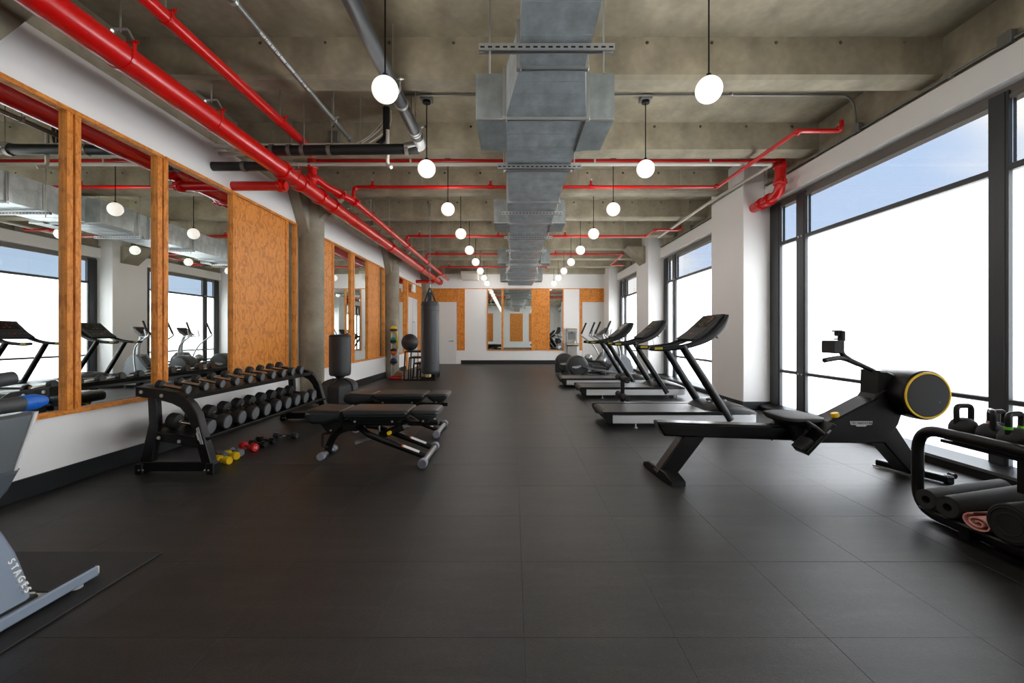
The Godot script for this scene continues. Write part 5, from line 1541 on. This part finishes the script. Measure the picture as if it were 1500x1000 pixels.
func build_bags() -> void:
	# standing bag on a water filled base
	var t := thing("standing_punch_bag", "black free standing punch bag on a wide moulded base", "punch bag", Vector3(-2.36, 0, -6.2))
	var b := Vector3.ZERO
	obj("bag", Geo.new().lathe([Vector2(0, 0.433), Vector2(0.12, 0.433), Vector2(0.138, 0.45), Vector2(0.142, 0.5), Vector2(0.142, 0.93), Vector2(0.138, 0.975), Vector2(0.122, 0.992), Vector2(0, 0.995)], b, Vector3.UP, 36), M.dark_plastic, t, 50.0)
	obj("bag_rim", Geo.new().torus(Vector3(0, 0.965, 0), Vector3.UP, 0.139, 0.006, 32, 6), M.black_matte, t)
	obj("neck", Geo.new().lathe([Vector2(0.05, 0.38), Vector2(0.05, 0.41), Vector2(0.075, 0.425), Vector2(0.075, 0.436)], b, Vector3.UP, 20), M.black_matte, t)
	var pr := [Vector2(0, 0), Vector2(0.25, 0.0), Vector2(0.262, 0.02), Vector2(0.262, 0.075), Vector2(0.246, 0.09), Vector2(0.246, 0.27), Vector2(0.235, 0.315), Vector2(0.20, 0.35), Vector2(0.10, 0.385), Vector2(0.06, 0.40), Vector2(0, 0.40)]
	obj("base", Geo.new().lathe(pr, b, Vector3.UP, 10, 0.0, 0.31), M.dark_plastic, t, 32.0)
	for i in 5:
		var an := TAU * i / 5 + 0.5
		var e := Vector3(cos(an), 0, sin(an))
		obj("base_rib", Geo.new().tube(spline([e * 0.245 + Vector3(0, 0.09, 0), e * 0.245 + Vector3(0, 0.27, 0), e * 0.20 + Vector3(0, 0.345, 0), e * 0.08 + Vector3(0, 0.39, 0)], 4), 0.012, 8), M.black_matte, t)
	# hanging bag
	var h := thing("heavy_bag", "tall dark grey heavy punching bag hanging from the ceiling beam", "punch bag", Vector3(-1.436, 0.317, -7.85))
	var R := 0.156
	obj("bag", Geo.new().lathe([Vector2(0, 0.317), Vector2(0.125, 0.317), Vector2(0.148, 0.335), Vector2(R, 0.37), Vector2(R * 0.99, 0.7), Vector2(R, 1.0), Vector2(R * 0.985, 1.3), Vector2(R, 1.5), Vector2(R * 0.95, 1.545), Vector2(R * 0.8, 1.56), Vector2(0, 1.56)], -Vector3(0, 0.317, 0), Vector3.UP, 40), M.bag_vinyl, h, 50.0)
	for y in [1.40, 1.49]:
		obj("seam", Geo.new().torus(Vector3(0, y - 0.317, 0), Vector3.UP, R - 0.001, 0.003, 40, 6), M.black_matte, h)
	obj("side_seam", Geo.new().bar(Vector3(-0.12, 0.06, 0.098), Vector3(-0.12, 1.20, 0.098), 0.012, 0.006, 0.002, Vector3(-0.75, 0, 0.66)), M.black_matte, h)
	for i in 4:
		var an := TAU * i / 4 + 0.6
		var e := Vector3(cos(an), 0, sin(an))
		obj("strap", Geo.new().bar(e * (R - 0.01) + Vector3(0, 1.20, 0), e * 0.012 + Vector3(0, 1.475, 0), 0.03, 0.004, 0.0, e), M.black_matte, h)
	obj("strap_band", Geo.new().bar(Vector3(0, 1.24, 0.05), Vector3(0, 1.40, 0.03), 0.07, 0.01, 0.003, Vector3(0, 0, 1)), M.bag_vinyl, h)
	obj("swivel", Geo.new().cyl(Vector3(0, 1.46, 0), Vector3(0, 1.54, 0), 0.016, 12).torus(Vector3(0, 1.56, 0), Vector3(0, 0, 1), 0.022, 0.005, 16, 6), M.steel, h)
	var ch := Geo.new()
	for i in 34:
		var y := 1.585 + 0.040 * i
		ch.torus(Vector3(0, y, 0), Vector3(0, 0, 1) if i % 2 else Vector3(1, 0, 0), 0.016, 0.0035, 10, 5)
	obj("chain", ch, M.steel, h)
	obj("beam_hook", Geo.new().box(Vector3(0, 2.955, -0.01), Vector3(0.05, 0.05, 0.03), 0.006), M.zinc, h)
	org = Vector3.ZERO


func build_corner_left() -> void:
	# nested open plyo boxes
	var heights := [0.63, 0.50, 0.37, 0.25]
	var names := ["tallest black steel plyo box, with the big exercise ball on top", "second tallest black steel plyo box, nested inside the tallest", "second smallest black steel plyo box in the nest", "smallest black steel plyo box in the nest by the heavy bag"]
	for i in 4:
		var hh: float = heights[i]
		var w := 0.66 - 0.11 * i
		var dp := 0.62 - 0.10 * i
		var d0 := 9.78 + 0.015 * i
		var cx := -2.02 + 0.035 * i
		var t := thing("plyo_box", names[i], "plyo box", Vector3(cx, 0, -(d0 + dp / 2)), "nested steel plyo boxes")
		var top := w - 0.02
		obj("platform", Geo.new().box(P(cx, hh - 0.014, d0 + dp / 2), Vector3(top, 0.028, dp - 0.02), 0.005), M.black_matte, t)
		for sx in [-1.0, 1.0]:
			for sz in [-1.0, 1.0]:
				obj("leg", Geo.new().bar(P(cx + sx * w / 2, 0.0, d0 + dp / 2 + sz * dp / 2), P(cx + sx * (top / 2 - 0.01), hh - 0.02, d0 + dp / 2 + sz * (dp / 2 - 0.02)), 0.026, 0.026, 0.003), M.black_metal, t)
			obj("foot_rail", Geo.new().box(P(cx + sx * w / 2, 0.014, d0 + dp / 2), Vector3(0.026, 0.026, dp), 0.003), M.black_metal, t)
		obj("foot_rail", Geo.new().box(P(cx, 0.014, d0 + dp), Vector3(w, 0.026, 0.026), 0.003), M.black_metal, t)
		obj("foot_rail", Geo.new().box(P(cx, 0.014, d0), Vector3(w, 0.026, 0.026), 0.003), M.black_metal, t)
	var bc := Vector3(-2.285, 0.815, -10.06)
	org = bc - Vector3(0, 0.185, 0)
	var g := Geo.new().ball(bc - org, 0.187, 40, 26)
	for i in range(-3, 4):
		var y := 0.045 * i
		g.torus(bc - org + Vector3(0, y, 0), Vector3.UP, sqrt(0.187 * 0.187 - y * y) - 0.001, 0.003, 40, 5)
	solo("exercise_ball", g, M.dark_plastic, "big glossy dark grey exercise ball resting on the plyo boxes", "exercise ball")
	# ball tower against the column
	var x := -2.74
	var d := 10.42
	var t := thing("ball_tower", "slim upright stand holding medicine balls beside the round column", "rack", Vector3(x, 0, -d))
	for s in [-1.0, 1.0]:
		obj("post", Geo.new().cyl(P(x + s * 0.07, 0.02, d + 0.07), P(x + s * 0.07, 1.06, d + 0.07), 0.009, 8), M.steel, t)
	obj("base", Geo.new().cyl(P(x, 0, d + 0.02), P(x, 0.02, d + 0.02), 0.14, 24, -1.0, 0.004), M.steel, t)
	for y in [1.05, 0.79, 0.54, 0.315]:
		obj("cradle", Geo.new().torus(P(x, y, d), Vector3.UP, 0.068, 0.006, 20, 6).cyl(P(x - 0.068, y, d + 0.01), P(x - 0.07, y, d + 0.07), 0.006, 6).cyl(P(x + 0.068, y, d + 0.01), P(x + 0.07, y, d + 0.07), 0.006, 6), M.steel, t)
	var balls := [[1.105, "yellow", "yellow and black medicine ball on top of the ball tower"], [0.845, "teal", "teal and black medicine ball second from the top of the tower"], [0.595, "orange", "black medicine ball with orange rim on the tower"], [0.370, "purple", "purple and black medicine ball lowest on the tower"]]
	for e in balls:
		var b := thing("medicine_ball", e[2], "medicine ball", Vector3(x, e[0] - 0.083, -d), "medicine balls on the tower")
		var c := Vector3(0, 0.083, 0)
		obj("shell", Geo.new().ball(c, 0.082, 28, 18), M.head_rubber if e[1] == "orange" else M[e[1]], b)
		# contrasting band sunk round the ball
		var pr := []
		for i in 9:
			var an := deg_to_rad(-32.0 + 40.0 * i / 8.0)
			pr.append(Vector2(cos(an) * 0.0832, sin(an) * 0.0832))
		obj("band", Geo.new().lathe(pr, c, Vector3(0, 1, 0), 28), M.orange if e[1] == "orange" else M.head_rubber, b)
	org = Vector3(-2.64, 0.62, -10.36)
	solo("strap", Geo.new().tube(spline([P(-2.67, 1.05, 10.36), P(-2.645, 0.95, 10.34), P(-2.63, 0.75, 10.34), P(-2.62, 0.66, 10.34)], 4), 0.022, 8), M.label_yellow, "yellow exercise strap hanging from the ball tower", "strap")
	# odds and ends at its foot
	org = Vector3(-2.62, 0, -10.15)
	solo("balance_disc", Geo.new().lathe([Vector2(0, 0.0), Vector2(0.14, 0.0), Vector2(0.165, 0.02), Vector2(0.155, 0.045), Vector2(0.06, 0.06), Vector2(0, 0.06)], Vector3.ZERO, Vector3.UP, 30), M.red_vinyl, "red inflatable balance disc on the floor below the ball tower", "balance disc")
	var bl := thing("yoga_wedge", "brown cork wedge lying on the red balance disc", "wedge", Vector3(-2.58, 0.062, -10.15))
	obj("wedge", Geo.new().prism([Vector2(-0.12, 0.0), Vector2(0.12, 0.0), Vector2(0.12, 0.09), Vector2(0.02, 0.12)], func(u, w, e): return Vector3(u, w, e), -0.08, 0.08, 0.008), M.tan, bl)
	org = Vector3(-1.86, 0.03, -9.95)
	solo("yoga_block", Geo.new().box(Vector3(0, 0.13, 0), Vector3(0.10, 0.2, 0.15), 0.01), M.cream, "cream yoga block standing inside the smallest plyo box", "block")
	org = Vector3.ZERO


func build_bike() -> void:
	org = Vector3(-2.25, 0.0, -1.4)
	solo("floor_mat", Geo.new().box(P(-2.255, 0.004, 1.44), Vector3(1.31, 0.008, 1.28), 0.003), M.mat_rubber, "thin black rubber mat laid under the exercise bike", "mat")
	var t := thing("exercise_bike", "blue grey indoor exercise bike with blue knob, standing on a black mat", "exercise bike", Vector3(-1.73, 0.008, -1.5))
	var side := func(u, w, e): return P(e, w, u)
	obj("base_rail", Geo.new().box(P(-1.73, 0.041, 1.42), Vector3(0.10, 0.042, 0.86), 0.006), M.bike_blue, t)
	obj("end_pad", Geo.new().box(P(-1.734, 0.064, 1.745), Vector3(0.092, 0.008, 0.19), 0.003), M.black_matte, t)
	obj("end_trim", Geo.new().box(P(-1.73, 0.045, 1.845), Vector3(0.102, 0.032, 0.012), 0.004), M.silver_paint, t)
	for d in [1.15, 1.78]:
		obj("levelling_foot", Geo.new().cyl(P(-1.71, 0.008, d), P(-1.71, 0.028, d), 0.022, 14), M.silver_paint, t)
	obj("rail_bolt", Geo.new().cyl(P(-1.735, 0.058, 1.632), P(-1.735, 0.068, 1.632), 0.016, 14).box(P(-1.735, 0.061, 1.635), Vector3(0.07, 0.006, 0.05), 0.002), M.chrome, t)
	# swept fairing that carries the lettering
	var prof := [[0.058, 1.36, 1.622, 0.092], [0.10, 1.36, 1.618, 0.090], [0.17, 1.37, 1.602, 0.084], [0.25, 1.375, 1.578, 0.076], [0.32, 1.37, 1.548, 0.068], [0.39, 1.345, 1.512, 0.062], [0.45, 1.31, 1.475, 0.060]]
	var rings := []
	for e in prof:
		rings.append(rrect(P(-1.745, e[0], (e[1] + e[2]) / 2), Vector3(0, 0, 1), Vector3.RIGHT, e[2] - e[1], e[3], 0.034, 5))
	var fair := obj("fairing", Geo.new().loft(rings), M.bike_blue, t, 60.0)
	var xd := Vector3(0.02, -0.145, -0.045).normalized()
	var nn := Vector3(1.0, 0.10, 0.1)
	nn = (nn - xd * nn.dot(xd)).normalized()
	text("S T A G E S", 0.029, 0.012, M.white_print, fair, P(-1.7025, 0.168, 1.566), Basis(xd, nn.cross(xd), nn))
	obj("fairing_skirt", Geo.new().box(P(-1.745, 0.066, 1.49), Vector3(0.10, 0.016, 0.28), 0.006), M.black_metal, t)
	# frame above
	obj("socket", Geo.new().prism([Vector2(1.20, 0.40), Vector2(1.46, 0.40), Vector2(1.54, 0.47), Vector2(1.58, 0.535), Vector2(1.20, 0.535)], side, -1.80, -1.70, 0.012), M.bike_dark, t)
	obj("neck", Geo.new().prism([Vector2(1.28, 0.52), Vector2(1.563, 0.52), Vector2(1.632, 0.722), Vector2(1.28, 0.722)], side, -1.792, -1.712, 0.010), M.bike_grey, t)
	obj("neck_edge", Geo.new().prism([Vector2(1.558, 0.53), Vector2(1.570, 0.53), Vector2(1.640, 0.722), Vector2(1.626, 0.722)], side, -1.80, -1.706, 0.003), M.silver_paint, t)
	obj("slider", Geo.new().cyl(P(-1.752, 0.752, 1.05), P(-1.752, 0.752, 1.618), 0.027, 24), M.charcoal, t)
	obj("slider_knob", Geo.new().lathe([Vector2(0, 0), Vector2(0.027, 0.0), Vector2(0.029, 0.008), Vector2(0.028, 0.05), Vector2(0.020, 0.078), Vector2(0.017, 0.084), Vector2(0, 0.086)], P(-1.752, 0.752, 1.618), Vector3(0, 0, -1), 28), M.blue, t)
	var dim := Geo.new()
	for i in 8:
		var an := TAU * i / 8
		dim.ball(P(-1.752 + cos(an) * 0.026, 0.752 + sin(an) * 0.026, 1.652), 0.0045, 8, 6)
	obj("knob_ribs", dim, M.blue, t)
	obj("knob_hole", Geo.new().cyl(P(-1.752, 0.752, 1.7035), P(-1.752, 0.752, 1.7048), 0.003, 8), M.hole, t)
	obj("clamp_lever", Geo.new().tube(spline([P(-1.77, 0.835, 1.30), P(-1.77, 0.832, 1.42), P(-1.765, 0.838, 1.52), P(-1.76, 0.845, 1.60)], 4), 0.024, 14), M.charcoal, t)
	obj("clamp_post", Geo.new().cyl(P(-1.76, 0.76, 1.40), P(-1.765, 0.83, 1.40), 0.02, 12), M.bike_grey, t)
	obj("flywheel_cover", Geo.new().cyl(P(-1.80, 0.33, 1.0), P(-1.70, 0.33, 1.0), 0.24, 36, -1.0, 0.02), M.bike_grey, t)
	obj("main_beam", Geo.new().bar(P(-1.75, 0.33, 1.0), P(-1.75, 0.46, 1.4), 0.08, 0.09, 0.01), M.bike_grey, t)
	org = Vector3.ZERO
